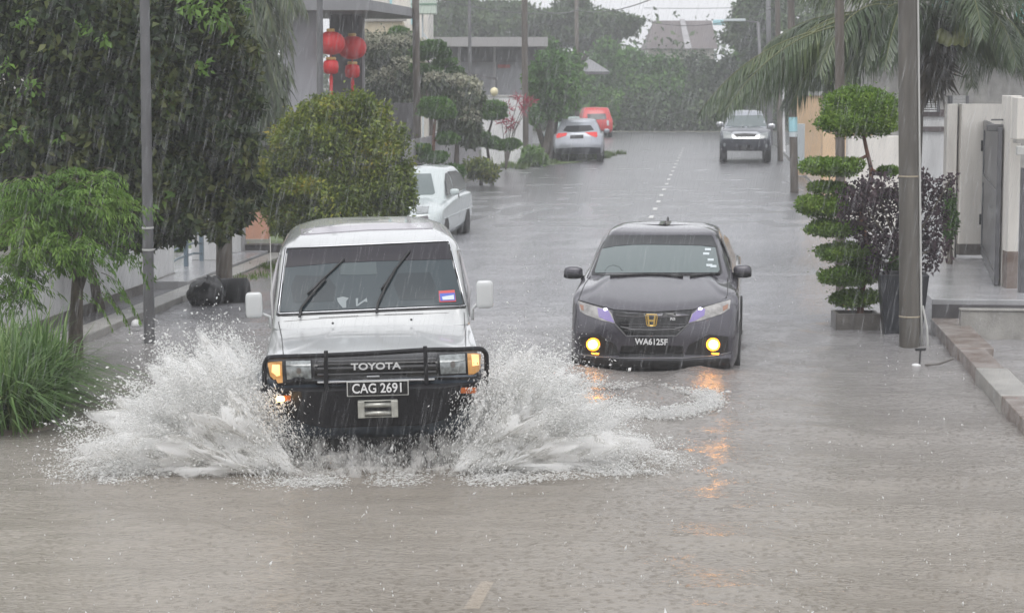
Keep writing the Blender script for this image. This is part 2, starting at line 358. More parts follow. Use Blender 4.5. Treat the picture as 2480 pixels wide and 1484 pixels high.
# ---------------------------------------------------------------- ground, road, water
def road_z(y): return float(np.interp(y, [0, 30, 41, 60, 130], [-.15, -.12, -.004, .014, .03]))
def sheet(name, xs, ys, zf, m, kind='structure'):
    V = np.array([[x, y, zf(x, y)] for y in ys for x in xs]); nx = len(xs)
    F = np.array([[i * nx + j, i * nx + j + 1, (i + 1) * nx + j + 1, (i + 1) * nx + j] for i in range(len(ys) - 1) for j in range(nx - 1)])
    o = npmesh(name, V, F, m, None, True); o['kind'] = kind; return o
def gz(x, y):
    if y > 116 or y < -2: return .03
    if y > 94 and -26 < x < 40: return -.35
    if x < -7.9: return .02
    if x < -6.95 and y > 19: return -.02 if y < 38 else .06
    if x < 2.62: return -.35
    if x < 9 and y < 24.6: return -.3
    return .05
sheet('ground', [-900, -200, -60, -26, -25.9, -14, -7.95, -7.85, -7.0, -6.9, -3, 0, 2.6, 2.7, 9, 9.1, 14, 40, 40.1, 90, 300, 900],
      [-60, -2.1, -2, 5, 15, 18.9, 19.1, 24.5, 24.7, 37.9, 38.1, 60, 80, 93.9, 94.1, 116, 116.2, 150, 300, 2500], gz, M['ground'])
M['road'] = mat('wet_asphalt', (.09, .09, .095), .30, var=.2, vscale=.8, bump=.35, bscale=9, spec=.9, stretch=(1, .5, 1))
sheet('road', [-7.2, -3, 0, 2.64], list(np.linspace(-2, 94, 49)), lambda x, y: road_z(y), M['road'])
sheet('cross_road', [-26, -12, 0, 20, 40], [94, 100, 108, 115.5], lambda x, y: road_z(94) - .001, M['road'])
paint = mat('road_paint', (.60, .60, .58), .4, var=.15, vscale=9)
for i, y in enumerate([8.6, 11.35] + [43.5 + 2.75 * k for k in range(17)]):
    ln = .85; hx = .048 if y > 15 else .085; mb = MB(); zz = road_z(y) + .009; cx = -1.33
    if y < 15: zz = .012
    mb.add([(cx - hx, y, zz if y < 15 else road_z(y) + .009), (cx + hx, y, zz if y < 15 else road_z(y) + .009), (cx + hx, y + ln, zz if y < 15 else road_z(y + ln) + .009), (cx - hx, y + ln, zz if y < 15 else road_z(y + ln) + .009)], [(0, 1, 2, 3)])
    if y < 15: continue
    tag(mb.build('centre_line_dash', paint), 'white dash of the dotted centre line on the wet road', 'road marking', 'dashes of the centre line', )['kind'] = 'structure'
# flood water: real low waves plus fine rain-pocked bump
m = bpy.data.materials.new('flood_water'); m.use_nodes = True; n = m.node_tree.nodes; l = m.node_tree.links; b = n['Principled BSDF']; M['water'] = m
tc = n.new('ShaderNodeTexCoord')
def mapped(sc):
    q = n.new('ShaderNodeMapping'); q.inputs['Scale'].default_value = sc; l.new(tc.outputs['Object'], q.inputs[0]); return q.outputs[0]
n1 = n.new('ShaderNodeTexNoise'); n1.inputs['Scale'].default_value = 6; n1.inputs['Detail'].default_value = 5; l.new(mapped((.8, 1.3, 1)), n1.inputs['Vector'])
n2 = n.new('ShaderNodeTexVoronoi'); n2.inputs['Scale'].default_value = 17; n2.feature = 'F1'; l.new(mapped((1, 1, 1)), n2.inputs['Vector'])
r2 = n.new('ShaderNodeMath'); r2.operation = 'SINE'; k2 = n.new('ShaderNodeMath'); k2.operation = 'MULTIPLY'; k2.inputs[1].default_value = 40; l.new(n2.outputs['Distance'], k2.inputs[0]); l.new(k2.outputs[0], r2.inputs[0])
f2 = n.new('ShaderNodeMapRange'); f2.inputs['From Min'].default_value = .05; f2.inputs['From Max'].default_value = .45; f2.inputs['To Min'].default_value = .33; f2.inputs['To Max'].default_value = 0; l.new(n2.outputs['Distance'], f2.inputs['Value'])
m2 = n.new('ShaderNodeMath'); m2.operation = 'MULTIPLY'; l.new(r2.outputs[0], m2.inputs[0]); l.new(f2.outputs[0], m2.inputs[1])
n3 = n.new('ShaderNodeTexNoise'); n3.inputs['Scale'].default_value = 30; n3.inputs['Detail'].default_value = 3; l.new(mapped((.8, 1.3, 1)), n3.inputs['Vector'])
a1 = n.new('ShaderNodeMath'); a1.operation = 'ADD'; l.new(n1.outputs['Fac'], a1.inputs[0]); l.new(m2.outputs[0], a1.inputs[1])
a2 = n.new('ShaderNodeMath'); a2.operation = 'MULTIPLY_ADD'; a2.inputs[1].default_value = .75; l.new(n3.outputs['Fac'], a2.inputs[0]); l.new(a1.outputs[0], a2.inputs[2])
bp = n.new('ShaderNodeBump'); bp.inputs['Strength'].default_value = .62; bp.inputs['Distance'].default_value = .026; l.new(a2.outputs[0], bp.inputs['Height']); l.new(bp.outputs[0], b.inputs['Normal'])
n4 = n.new('ShaderNodeTexNoise'); n4.inputs['Scale'].default_value = .35; n4.inputs['Detail'].default_value = 4; l.new(mapped((1, .6, 1)), n4.inputs['Vector'])
sx = n.new('ShaderNodeSeparateXYZ'); l.new(tc.outputs['Object'], sx.inputs[0])
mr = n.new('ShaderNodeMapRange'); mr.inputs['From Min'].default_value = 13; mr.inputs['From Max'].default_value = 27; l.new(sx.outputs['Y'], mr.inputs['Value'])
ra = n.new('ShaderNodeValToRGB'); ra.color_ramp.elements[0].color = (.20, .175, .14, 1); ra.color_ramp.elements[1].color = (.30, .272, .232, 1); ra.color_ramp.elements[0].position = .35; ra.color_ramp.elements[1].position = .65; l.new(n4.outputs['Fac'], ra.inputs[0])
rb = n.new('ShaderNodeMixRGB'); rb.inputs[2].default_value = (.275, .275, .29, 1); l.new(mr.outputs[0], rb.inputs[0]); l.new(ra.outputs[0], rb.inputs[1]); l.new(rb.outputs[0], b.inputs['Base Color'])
b.inputs['Roughness'].default_value = .13; b.inputs['IOR'].default_value = 1.33; b.inputs['Specular IOR Level'].default_value = .7
TP = G(905, 1110); HP = G(1590, 895)                    # where the two moving cars meet the water
xs = np.concatenate([np.arange(-60, -9, 6), np.arange(-9, 6.01, .12), np.arange(7, 60, 6)]); ys = np.concatenate([np.arange(-20, 7.5, 3), np.arange(7.5, 26, .09), np.arange(26, 100, .8)])
X, Y = np.meshgrid(xs, ys); Zw = np.zeros_like(X)
for i in range(26):
    a = rng.uniform(-.9, .9) + math.pi / 2; k = rng.uniform(3, 15); Zw += .010 / k * 2.2 * np.sin(k * (X * math.cos(a) + Y * math.sin(a)) + rng.uniform(0, 6) + .6 * np.sin(X * .7 + i))
def vwake(cx, cy, px, lam, amp, w0, hd):
    """V shaped bow wave that opens behind a car"""
    global Zw
    ca, sa = math.cos(hd), math.sin(hd); u = (X - cx) * ca + (Y - cy) * sa; v = -(X - cx) * sa + (Y - cy) * ca
    for s, q in ((1, amp), (2, amp * .5), (3, amp * .3)):
        d = np.abs(u) - px - .55 * np.maximum(0, v + .3 * (s - 1) * 2 + .1) + .25 * (s - 1)
        Zw += q * np.exp(-(d / w0) ** 2) * (v > -.8) * np.exp(-np.maximum(0, v) / 5) * np.clip((v + .8) / .5, 0, 1)
vwake(TP.x, TP.y, .8, 1, .10, .16, R(10.5)); vwake(HP.x, HP.y, .8, 1, .015, .14, R(-1.9))
for s, q in ((.0, .03), (.45, .018), (.9, .012)):
    d = np.sqrt(((X - TP.x) / 1.9) ** 2 + ((Y - TP.y - .6) / 1.25) ** 2); Zw += q * np.exp(-((d - .95 - s * .6) / .09) ** 2)
V = np.stack([X, Y, Zw], 2).reshape(-1, 3); nx = len(xs); ii, jj = np.meshgrid(np.arange(len(ys) - 1), np.arange(nx - 1), indexing='ij')
F = np.stack([ii * nx + jj, ii * nx + jj + 1, (ii + 1) * nx + jj + 1, (ii + 1) * nx + jj], 2).reshape(-1, 4)
wt = npmesh('water', V, F, M['water'], None, True); wt['kind'] = 'structure'
def wz(x, y): i = int(np.argmin(abs(xs - x))); j = int(np.argmin(abs(ys - y))); return float(Zw[max(0, j - 1):j + 2, max(0, i - 1):i + 2].max())
q0, q1, q2, q3 = G(1122, 1476), G(1160, 1476), G(1195, 1414), G(1166, 1414); gv = []
for j in range(9):
    a_, b_ = q0.lerp(q3, j / 8), q1.lerp(q2, j / 8)
    for i in range(5): p = a_.lerp(b_, i / 4); gv.append((p.x, p.y, wz(p.x, p.y) + .005))
mp_ = mat('sunken_paint', (.62, .52, .40), .5, alpha=.26); tag(MB().add(gv, [(j * 5 + i, j * 5 + i + 1, j * 5 + i + 6, j * 5 + i + 5) for j in range(8) for i in range(4)]).build('centre_line_dash', mp_, None, True), kind='structure')

# ---------------------------------------------------------------- vehicles
def car_at(name, label, cat, px, Z, z, psi, roll=0., group=None):
    p = AX(px, Z, z); o = empty(name, p, 0, label, cat, group); o.rotation_euler = (0, roll, psi)
    return Car(o, Matrix.Translation(p) @ Matrix.Rotation(psi, 4, 'Z') @ Matrix.Rotation(roll, 4, 'Y'))
def pl(c, q, y):
    """where the sight line through a photo pixel crosses the car's own plane y"""
    d = c.Mi.to_3x3() @ ray(*q); return c.eye + d * ((y - c.eye.y) / d.y)
def levels(L): return [(outline(y0, y1, w_, sf, sr, p), z) for z, y0, y1, w_, sf, sr, p in L]
def shell(c, name, L, m, mm=3, mu=3): V, F = ringloft(levels(L), 0, mm, mu); return c.solid(name, V, F, m)
def blob(c, name, ctr, size, m, parent=None, e=.55, n=14):
    """rounded mirror housing"""
    mb = MB(); V = []; 
    for i in range(n + 1):
        a = math.pi * i / n - math.pi / 2
        for j in range(2 * n):
            t = math.pi * j / n; f = lambda q: math.copysign(abs(q) ** e, q)
            V.append((ctr[0] + size[0] / 2 * f(math.cos(a)) * f(math.cos(t)), ctr[1] + size[1] / 2 * f(math.cos(a)) * f(math.sin(t)), ctr[2] + size[2] / 2 * f(math.sin(a))))
    F = [(i * 2 * n + j, i * 2 * n + (j + 1) % (2 * n), (i + 1) * 2 * n + (j + 1) % (2 * n), (i + 1) * 2 * n + j) for i in range(n) for j in range(2 * n)]
    return MB().add(V, F).build(name, m, parent or c.root, True)
# --- the white four wheel drive
def zt(x, y): return (620 + .24158 * x, 513.4 + .24158 * y)
c = car_at('off_road_car', 'white boxy four wheel drive with black bull bar ploughing through the flood', 'off-road car', 912, 14.95, -.20, R(9.8), R(-1.0)); T = c
shell(c, 'lower_body', [(.42, .40, 4.1, .66, .03, .03, 6), (.50, .22, 4.2, .765, .03, .03, 6), (.66, .19, 4.24, .785, .03, .03, 6), (.84, .175, 4.24, .79, .03, .03, 6), (.93, .18, 4.2, .785, .03, .03, 6), (.94, .5, 4, .6, .03, .03, 6)], M['toyb'])
hood = lambda k: (lambda y, x: float(np.interp(y, [0, .2, .32, .9, 1.45, 1.6, 4.3], [1.03, 1.035, 1.065, 1.115, 1.165, 1.17, 1.17])) + k)
body = shell(c, 'body', [(.90, .175, 4.25, .785, .03, .03, 6), (.92, .168, 4.25, .797, .03, .03, 6), (.98, .160, 4.26, .80, .03, .03, 6), (hood(-.04), .160, 4.26, .80, .03, .03, 6), (hood(-.012), .175, 4.25, .792, .03, .03, 6), (hood(0), .20, 4.23, .765, .03, .03, 6), (hood(.008), .26, 4.15, .70, .03, .03, 6), (hood(.014), .6, 4.0, .45, .02, .03, 6), (hood(.012), 1.7, 3.5, .15, .02, .03, 6)], M['toyw'], 4, 3)
shell(c, 'cabin', [(1.14, 1.37, 4.24, .80, .045, .03, 5), (1.20, 1.425, 4.24, .795, .045, .03, 5), (1.45, 1.64, 4.22, .765, .04, .03, 5), (1.66, 1.83, 4.20, .742, .04, .03, 5), (1.725, 1.90, 4.18, .73, .04, .03, 5), (1.775, 2.0, 4.14, .69, .05, .03, 5), (1.815, 2.2, 4.08, .60, .06, .05, 4), (1.85, 2.6, 4.0, .45, .06, .05, 4), (1.865, 3.0, 3.8, .2, .06, .05, 4)], M['toyw'], 4, 3)
ws = c.patch('windscreen_rubber', [(300, 360), (1900, 290), (1945, 300), (2105, 950), (2095, 968), (225, 1048), (205, 1035), (290, 372)], M['black'], .004, 14, zt)
c.patch('windscreen', [(328, 388), (1905, 318), (1925, 330), (2068, 915), (2055, 930), (255, 1008), (245, 998), (318, 400)], M['glass'], .009, 14, zt)
c.patch('sun_band', [(328, 390), (1905, 320), (1925, 332), (1962, 482), (1200, 500), (780, 520), (298, 562)], M['glassb'], .012, 14, zt)
for q in ([(316, 372), (1915, 302), (1938, 312), (2086, 940), (2070, 946), (245, 1026), (232, 1018), (305, 385), (316, 372)],):
    c.line('windscreen_trim', q, M['chrome'], .0055, zt, off=.012, seg=6)
for arm, bl in (([(440, 1075), (455, 985), (560, 850), (700, 690)], [(520, 835), (700, 660), (890, 485)]), ([(1208, 1030), (1222, 940), (1290, 790), (1400, 590)], [(1258, 790), (1400, 590), (1542, 405)])):
    w_ = c.line('wiper', arm, M['black'], .011, zt, off=.03); c.line('wiper_blade', bl, M['black'], .0085, zt, off=.022, parent=w_)
c.patch('painted_window_view', [(850, 520), (1205, 508), (1212, 630), (1010, 640), (845, 636)], mat('painted_view_tone', (.062, .082, .088), .1), .0105, 14, zt)  # lighter tone painted on the opaque glass for light through the rear window
c.patch('seat_back', [(400, 640), (720, 650), (800, 760), (780, 900), (380, 915), (350, 760)], mat('seat_dark', (.022, .032, .038), .08), .0102, 14, zt); c.patch('seat_back', [(1420, 620), (1740, 610), (1800, 740), (1790, 880), (1440, 890), (1380, 740)], bpy.data.materials['seat_dark'], .0102, 14, zt)
st = c.patch('sticker', [(1830, 800), (1990, 790), (2005, 905), (1838, 912)], M['stred'], .014, 14, zt)
c.patch('sticker_panel', [(1838, 828), (1992, 820), (1998, 895), (1848, 902)], M['blue'], .017, 14, zt, parent=st); c.patch('sticker_panel', [(1862, 862), (1982, 842), (1986, 888), (1870, 893)], M['stwhite'], .019, 14, zt, parent=st)
M['dash'] = mat('ornament', (.22, .25, .26), .5)
c.patch('dashboard_ornament', [(812, 870), (870, 855), (930, 868), (905, 900), (905, 965), (870, 968), (820, 905)], M['dash'], .011, 14, zt)
c.patch('dashboard_ornament', [(1000, 872), (1025, 870), (1020, 930), (1110, 868), (1118, 910), (1085, 905), (1020, 950), (1003, 950)], M['dash'], .011, 14, zt)
c.patch('sunroof', [(450, 175), (1120, 128), (1768, 112), (1772, 168), (1120, 185), (452, 232)], M['sun'], .006, 14, zt)
c.line('bonnet_gap', [(225, 1100), (258, 1250), (275, 1440)], M['black'], .0035, zt, off=0); c.line('bonnet_gap', [(2085, 1010), (2098, 1200), (2104, 1370)], M['black'], .0035, zt, off=0)
c.line('bonnet_gap', [(232, 1100), (640, 1068), (1200, 1035), (2085, 1005)], M['concd'], .0025, zt, off=0)
for q in ((770, 1115), (1557, 1080)): c.patch('washer_nozzle', [(q[0] + 12 * math.cos(a), q[1] + 8 * math.sin(a)) for a in np.arange(0, 6.2, .8)], M['black'], .008, 14, zt)
for a, b_ in (((640, 1055), (1020, 1038)), ((1295, 1025), (1670, 1015))):
    mb = MB()
    for t in np.linspace(0, 1, 24):
        p, _ = c.hit(*zt(a[0] * (1 - t) + b_[0] * t, a[1] * (1 - t) + b_[1] * t)); mb.box(p, (.006, .02, .004))
    mb.build('air_vent', M['black'], c.root)
# front panel: dark grille frame, slats, lamps
F7 = dict(zf=z7, step=7)
c.patch('grille', [(425, 800), (1055, 772), (1060, 915), (1040, 930), (440, 952), (425, 940)], M['blackg'], .006, **F7)
c.patch('front_panel', [(178, 800), (425, 796), (425, 945), (240, 955), (200, 920), (178, 880)], M['black'], .004, **F7); c.patch('front_panel', [(1055, 772), (1278, 764), (1292, 860), (1270, 905), (1225, 925), (1060, 925)], M['black'], .004, **F7)
for k, (a, b_) in enumerate((((440, 838), (1050, 812)), ((440, 872), (1050, 848)), ((440, 904), (1050, 878)))):
    pa, pb = pl(c, z7(*a), .145), pl(c, z7(*b_), .145); MB().box((pa + pb) / 2, ((pb - pa).length, .02, .011), 0, None).build('grille_slat', M['steel'], c.root, bevel=.002)
pa, pb = pl(c, z7(440, 944), .13), pl(c, z7(1045, 916), .13); MB().box((pa + pb) / 2, ((pb - pa).length, .03, .018)).build('chrome_strip', M['chrome'], c.root, bevel=.004)
p = pl(c, z7(741, 857), .128); text_mesh('lettering', 'TOYOTA', .067, M['pwhite'], c.root, p, ext=.006, bold=.0016, sx=1.32)
p = pl(c, z7(727, 909), .11); MB().box(p, (.095, .02, .018)).build('badge', M['chrome'], c.root, bevel=.003)
for poly, on in (([(278, 838), (405, 832), (410, 918), (285, 926)], 0), ([(1068, 808), (1200, 800), (1205, 888), (1075, 893)], 0)):
    cx = sum(q[0] for q in poly) / 4; cy = sum(q[1] for q in poly) / 4
    h = c.patch('headlight', poly, M['lensc'], .016, **F7); c.patch('lamp_bezel', [(cx + (q[0] - cx) * 1.13, cy + (q[1] - cy) * 1.17) for q in poly], M['blackp'], .010, parent=h, **F7)
    c.patch('bulb', [(cx + 13 * math.cos(a), cy + 13 * math.sin(a)) for a in np.arange(0, 6.2, .7)], M['concd'], .019, parent=h, **F7)
iL = c.patch('indicator', [(190, 842), (258, 838), (262, 936), (236, 938), (205, 905)], M['amber_dim'], .014, **F7)
c.patch('lit_bulb', [(212, 854), (246, 852), (248, 900), (230, 905), (210, 882)], M['amber_on'], .017, parent=iL, **F7)
iR = c.patch('indicator', [(1212, 798), (1272, 796), (1280, 850), (1262, 880), (1230, 900), (1218, 900)], M['amber_dim'], .014, **F7)
c.patch('lit_bulb', [(1232, 805), (1262, 803), (1262, 848), (1234, 852)], M['amber_on'], .017, parent=iR, **F7)
# bumper
def bumper_y(x): return .30 * max(0, (abs(x) - .52) / .35) ** 1.5
cols = [(-.86, .855, .75), (-.80, .857, .71), (-.52, .857, .61), (-.36, .857, .57), (.36, .857, .57), (.52, .857, .61), (.80, .857, .71), (.86, .855, .75)]
V = []; 
for x, zt_, zb in cols: y = bumper_y(x); V += [(x, y, zt_), (x, y + .02, zb), (x, y + .2, zb + .03), (x, y + .2, zt_)]
F = [(i * 4 + j, i * 4 + (j + 1) % 4, i * 4 + 4 + (j + 1) % 4, i * 4 + 4 + j) for i in range(len(cols) - 1) for j in range(4)] + [(0, 1, 2, 3), tuple(4 * (len(cols) - 1) + j for j in (3, 2, 1, 0))]
MB().add(V, F).build('bumper', M['blackp'], c.root, bevel=.01)
q = [(168, 975), (167, 900), (168, 855), (178, 826), (200, 810), (330, 805), (480, 800), (740, 788), (1000, 772), (1150, 770), (1265, 766), (1292, 772), (1308, 792), (1312, 830), (1312, 935)]
P = [pl(c, z7(*a), .03 + bumper_y((a[0] - 735) / 690)) for a in q]; mb = MB(); mb.tube(catmull([tuple(p) for p in P], 4), .0185, 10); bb = mb.build('bull_bar', M['blackp'], c.root, True)
for a, b_ in (((484, 775), (484, 978)), ((995, 752), (1003, 950))):
    pa, pb = pl(c, z7(*a), .0), pl(c, z7(*b_), .0); MB().tube([pa, pb], .021, 4).build('upright', M['blackp'], bb, bevel=.004)
pt = pl(c, z7(751, 969), -.012); MB().box(pt, (.452, .012, .112), 0).build('number_plate', M['pgrey'], c.root, bevel=.004)
MB().box(pt - Vector((0, .004, 0)), (.436, .012, .097), 0).build('plate_field', M['blackg'], c.root, bevel=.002)
text_mesh('lettering', 'CAG 2691', .098, M['pwhite'], c.root, pt - Vector((0, .012, 0)), ext=.003, bold=.0012, sx=.88)
pw = pl(c, z7(752, 1075), -.02); fl = empty('x', (0, 0, 0)); bpy.data.objects.remove(fl)
mb = MB(); 
for s in (-1, 1): mb.box(pw + Vector((.122 * s, 0, 0)), (.05, .06, .125), 0)
mb.box(pw + Vector((0, .012, .06)), (.29, .03, .01)); mb.box(pw + Vector((0, .012, -.06)), (.29, .03, .01)); fl = mb.build('winch_fairlead', M['silverroll'], c.root, bevel=.006)
for dz in (.03, -.03): MB().tube([pw + Vector((-.1, -.01, dz)), pw + Vector((.1, -.01, dz))], .018, 12).build('roller', M['silverroll'], fl, True)
MB().box(pw + Vector((0, .02, 0)), (.19, .01, .11)).build('opening', M['black'], fl)
for a, on in (((282, 1020), 1), ((1208, 980), 0)):
    pa = pl(c, z7(*a), .02 + bumper_y((a[0] - 735) / 690) - .012); sgn = 1 if a[0] < 700 else -1
    o = MB().box(pa, (.15, .03, .042), -.22 if a[0] > 700 else .22).build('bumper_lamp', M['amber'], c.root, bevel=.004)
    if on: MB().box(pa + Vector((-.045, -.022, 0)), (.05, .03, .036), .22).build('lit_bulb', M['amber_core'], o, bevel=.006)
# flares, mirrors, wheels, underside, aerial
for s in (-1, 1):
    mb = MB(); cy, cz, r0_ = .78, .40, .47
    for k in range(13):
        a0 = math.pi * (k / 13) ; a1 = math.pi * ((k + 1) / 13)
        for a, b_ in ((a0, a1),):
            q = [(s * xx, cy + rr * math.cos(t), cz + rr * math.sin(t)) for t in (a, b_) for rr, xx in ((r0_, .76), (r0_ + .05, .80), (r0_ + .03, .875), (r0_ - .03, .885), (r0_ - .04, .80))]
            mb.add(q, [(0, 1, 6, 5), (1, 2, 7, 6), (2, 3, 8, 7), (3, 4, 9, 8)])
    mb.build('wheel_arch', M['toyb'], c.root, True)
    wheel(c.root, s * .70, .80, .36, .24, M['tyre'], M['rim'], s); wheel(c.root, s * .70, 3.35, .36, .24, M['tyre'], M['rim'], s)
MB().bx(-.55, .55, .35, 4.0, .30, .52).build('underside', M['black'], c.root, bevel=.03)
for q0, q1, arm in (((68, 475), (160, 607), ((150, 585), (195, 600))), ((1255, 415), (1347, 555), ((1265, 535), (1238, 560)))):
    a, b_ = pl(c, z7(*q0), 1.42), pl(c, z7(*q1), 1.42); ct = (a + b_) / 2; mr_ = blob(c, 'mirror', ct, (abs(b_.x - a.x), .10, abs(b_.z - a.z)), M['toyw'], e=.35)
    p0, p1 = pl(c, z7(*arm[0]), 1.44), pl(c, z7(*arm[1]), 1.46); MB().tube([p0, p1, p1 + Vector((0, 0, -.09))], .014, 8).build('bracket', M['toyw'], mr_, True)
MB().tube([pl(c, z7(208, 610), 1.35), pl(c, z7(196, 190), 1.35)], .0035, 6).build('aerial', M['pgrey'], c.root)
for s in (-1, 1):
    MB().add([(s * .802, 1.75, 1.25), (s * .80, 2.6, 1.25), (s * .75, 2.6, 1.62), (s * .745, 2.0, 1.62)], [(0, 1, 2, 3)]).build('side_window', M['glassd'], c.root)
    MB().tube([(s * .735, 1.95, 1.69), (s * .735, 2.6, 1.70), (s * .735, 4.1, 1.70)], .012, 6).build('rain_gutter', M['chrome'], c.root)
    MB().tube([(s * .79, 1.66, 1.18), (s * .80, 1.75, 1.40), (s * .755, 1.98, 1.62), (s * .74, 2.3, 1.66)], .012, 6).build('wind_deflector', M['greypanel'], c.root, True)
# --- the dark grey saloon
c = car_at('saloon_car', 'dark grey saloon with glowing amber fog lamps, partly submerged in the flood', 'car', 1579, 20.35, -.16, R(-1.1), R(.3)); Hc = c
hd = lambda k: (lambda y, x: float(np.interp(y, [0, .12, .35, .7, 1.1, 1.6, 3.3, 3.9, 4.3, 4.44], [.72, .765, .83, .91, .985, 1.0, 1.0, 1.02, 1.02, .97])) + k * (1 if y > .1 else 0))
shell(c, 'body', [(.16, .16, 4.3, .74, .22, .2, 2.6), (.20, .06, 4.36, .80, .24, .2, 2.6), (.27, .02, 4.4, .83, .24, .2, 2.6), (.36, .04, 4.42, .843, .24, .2, 2.6), (.50, .02, 4.44, .847, .26, .2, 2.6), (.62, .03, 4.44, .848, .28, .2, 2.6), (hd(-.07), .06, 4.43, .843, .30, .2, 2.5), (hd(-.02), .11, 4.40, .825, .30, .2, 2.4), (hd(.0), .16, 4.36, .78, .29, .2, 2.4), (hd(.025), .26, 4.2, .66, .24, .2, 2.4), (hd(.036), .42, 4.1, .60, .2, .2, 2.4), (hd(.042), .62, 4.0, .53, .18, .2, 2.4), (hd(.045), .85, 3.95, .44, .15, .2, 2.4), (hd(.045), 1.05, 3.9, .34, .12, .1, 2.4), (hd(.04), 1.3, 3.8, .2, .1, .1, 2.4), (hd(.03), 1.7, 3.7, .05, .05, .1, 2.4)], M['hgrey'], 4, 3)
shell(c, 'cabin', [(.93, 1.02, 4.0, .80, .24, .2, 2.6), (1.0, 1.12, 3.95, .775, .24, .2, 2.6), (1.17, 1.43, 3.7, .71, .22, .2, 2.6), (1.34, 1.83, 3.45, .63, .18, .2, 2.4), (1.405, 1.95, 3.4, .598, .15, .2, 2.6), (1.435, 2.05, 3.35, .55, .13, .2, 2.8), (1.458, 2.2, 3.2, .46, .1, .2, 3), (1.470, 2.45, 2.95, .25, .1, .1, 3), (1.4735, 2.68, 2.72, .02, .01, .01, 3)], M['hgrey'], 4, 3)
F8 = dict(zf=z8, step=7)
c.patch('windscreen_surround', [(505, 203), (1275, 203), (1318, 290), (1354, 480), (1335, 498), (385, 498), (385, 478), (440, 330)], M['blackg'], .004, **F8)
c.patch('windscreen', [(512, 212), (1268, 212), (1300, 290), (1332, 462), (1318, 482), (412, 484), (408, 470), (455, 330)], M['glassl'], .008, **F8)
c.patch('sun_band', [(510, 209), (1270, 209), (1302, 296), (1190, 284), (1040, 280), (860, 277), (700, 278), (560, 288), (468, 306)], M['glassd'], .012, **F8)
for pts in ([(520, 512), (700, 503), (860, 497), (1060, 516)], [(1115, 514), (1230, 500), (1330, 490)]): c.line('wiper', pts, M['black'], .013, z8, off=.012)
c.line('steering_wheel', [(485, 470), (505, 440), (545, 428), (590, 440), (612, 470)], mat('wheel_grey', (.07, .085, .085), .3), .006, z8, off=.006)
for q in ((1245, 313), (1232, 345), (1265, 390), (1255, 430), (1285, 438)): c.patch('sticker', [(q[0] - 22, q[1] - 8), (q[0] + 22, q[1] - 8), (q[0] + 22, q[1] + 8), (q[0] - 22, q[1] + 8)], M['stwhite'], .012, zf=z8, step=9)
c.line('bonnet_gap', [(283, 684), (430, 725), (560, 757), (840, 772), (1130, 755), (1280, 718), (1416, 680)], M['black'], .006, z8)
c.line('bonnet_gap', [(375, 505), (335, 560), (300, 640), (285, 684)], M['black'], .004, z8); c.line('bonnet_gap', [(1395, 520), (1392, 640), (1380, 670)], M['black'], .004, z8)
for hl, pu, am, pt_ in (([(285, 692), (400, 728), (512, 760), (532, 785), (560, 858), (450, 832), (340, 792), (300, 768)], [(428, 745), (510, 765), (556, 852), (500, 838), (440, 812)], [(296, 718), (325, 726), (328, 765), (308, 756)], (488, 758)),
                   ([(1098, 856), (1125, 790), (1168, 756), (1300, 715), (1414, 684), (1405, 750), (1340, 790), (1200, 834)], [(1104, 850), (1130, 792), (1170, 762), (1225, 752), (1218, 800), (1150, 838)], [(1355, 735), (1395, 716), (1390, 750), (1355, 768)], (1188, 755))):
    h = c.patch('headlight', hl, M['lens'], .008, **F8); c.patch('purple_lamp', pu, M['purple'], .012, parent=h, **F8); c.patch('indicator', am, M['amberb'], .011, parent=h, **F8)
    c.patch('lit_bulb', [(pt_[0] + 16 * math.cos(a), pt_[1] + 9 * math.sin(a)) for a in np.arange(0, 6.2, .8)], M['drl'], .016, parent=h, **F8)
g = c.patch('grille', [(535, 764), (690, 774), (840, 778), (1000, 772), (1138, 760), (1095, 860), (1010, 945), (640, 945), (560, 860)], M['blackg'], .006, **F8)
c.line('grille_bar', [(600, 880), (680, 900), (840, 905), (990, 900), (1070, 878)], M['steel'], .008, z8, off=.008); c.line('grille_bar', [(565, 800), (700, 808), (960, 808), (1105, 798)], M['dgrey'], .006, z8, off=.008)
for k in range(3): c.line('grille_bar', [(600 + 14 * k, 862 + 22 * k), (1075 - 16 * k, 862 + 22 * k)], M['dgrey'], .003, z8, off=.008)
c.line('chrome_lip', [(560, 862), (640, 948), (840, 950), (1012, 948), (1098, 862)], M['steel'], .007, z8, off=.006)
p, _ = c.hit(*z8(828, 830)); mb = MB(); ring = [(-.052, .055), (.052, .055), (.056, .03), (.046, -.045), (.036, -.056), (-.036, -.056), (-.046, -.045), (-.056, .03), (-.052, .055)]
mb.tube([p + Vector((x, -.02, z)) for x, z in ring], .006, 6)
for s in (-1, 1): mb.add([(s * .044, -.02, .044), (s * .026, -.02, .044), (s * .018, -.02, -.046), (s * .032, -.02, -.046), (s * .044, -.032, .044), (s * .026, -.032, .044), (s * .018, -.032, -.046), (s * .032, -.032, -.046)], [(0, 1, 2, 3), (4, 7, 6, 5), (0, 4, 5, 1), (1, 5, 6, 2), (2, 6, 7, 3), (3, 7, 4, 0)], Matrix.Translation(p))
mb.box(p + Vector((0, -.026, -.004)), (.046, .012, .018)); mb.build('emblem', M['gold'], c.root)
p, _ = c.hit(*z8(985, 822)); text_mesh('badge', 'RS', .035, M['pwhite'], c.root, p - Vector((0, .012, 0)), bold=.001, sx=1.4)
p, _ = c.hit(*z8(828, 990)); p = p - Vector((0, .03, 0)); MB().box(p, (.335, .02, .085)).build('number_plate', M['blackg'], c.root, bevel=.004)
text_mesh('lettering', 'WA6125F', .083, M['pwhite'], c.root, p - Vector((0, .014, 0)), bold=.0022, sx=.93)
c.patch('lower_grille', [(605, 1022), (1062, 1022), (1070, 1102), (585, 1104)], M['blackg'], .006, **F8)
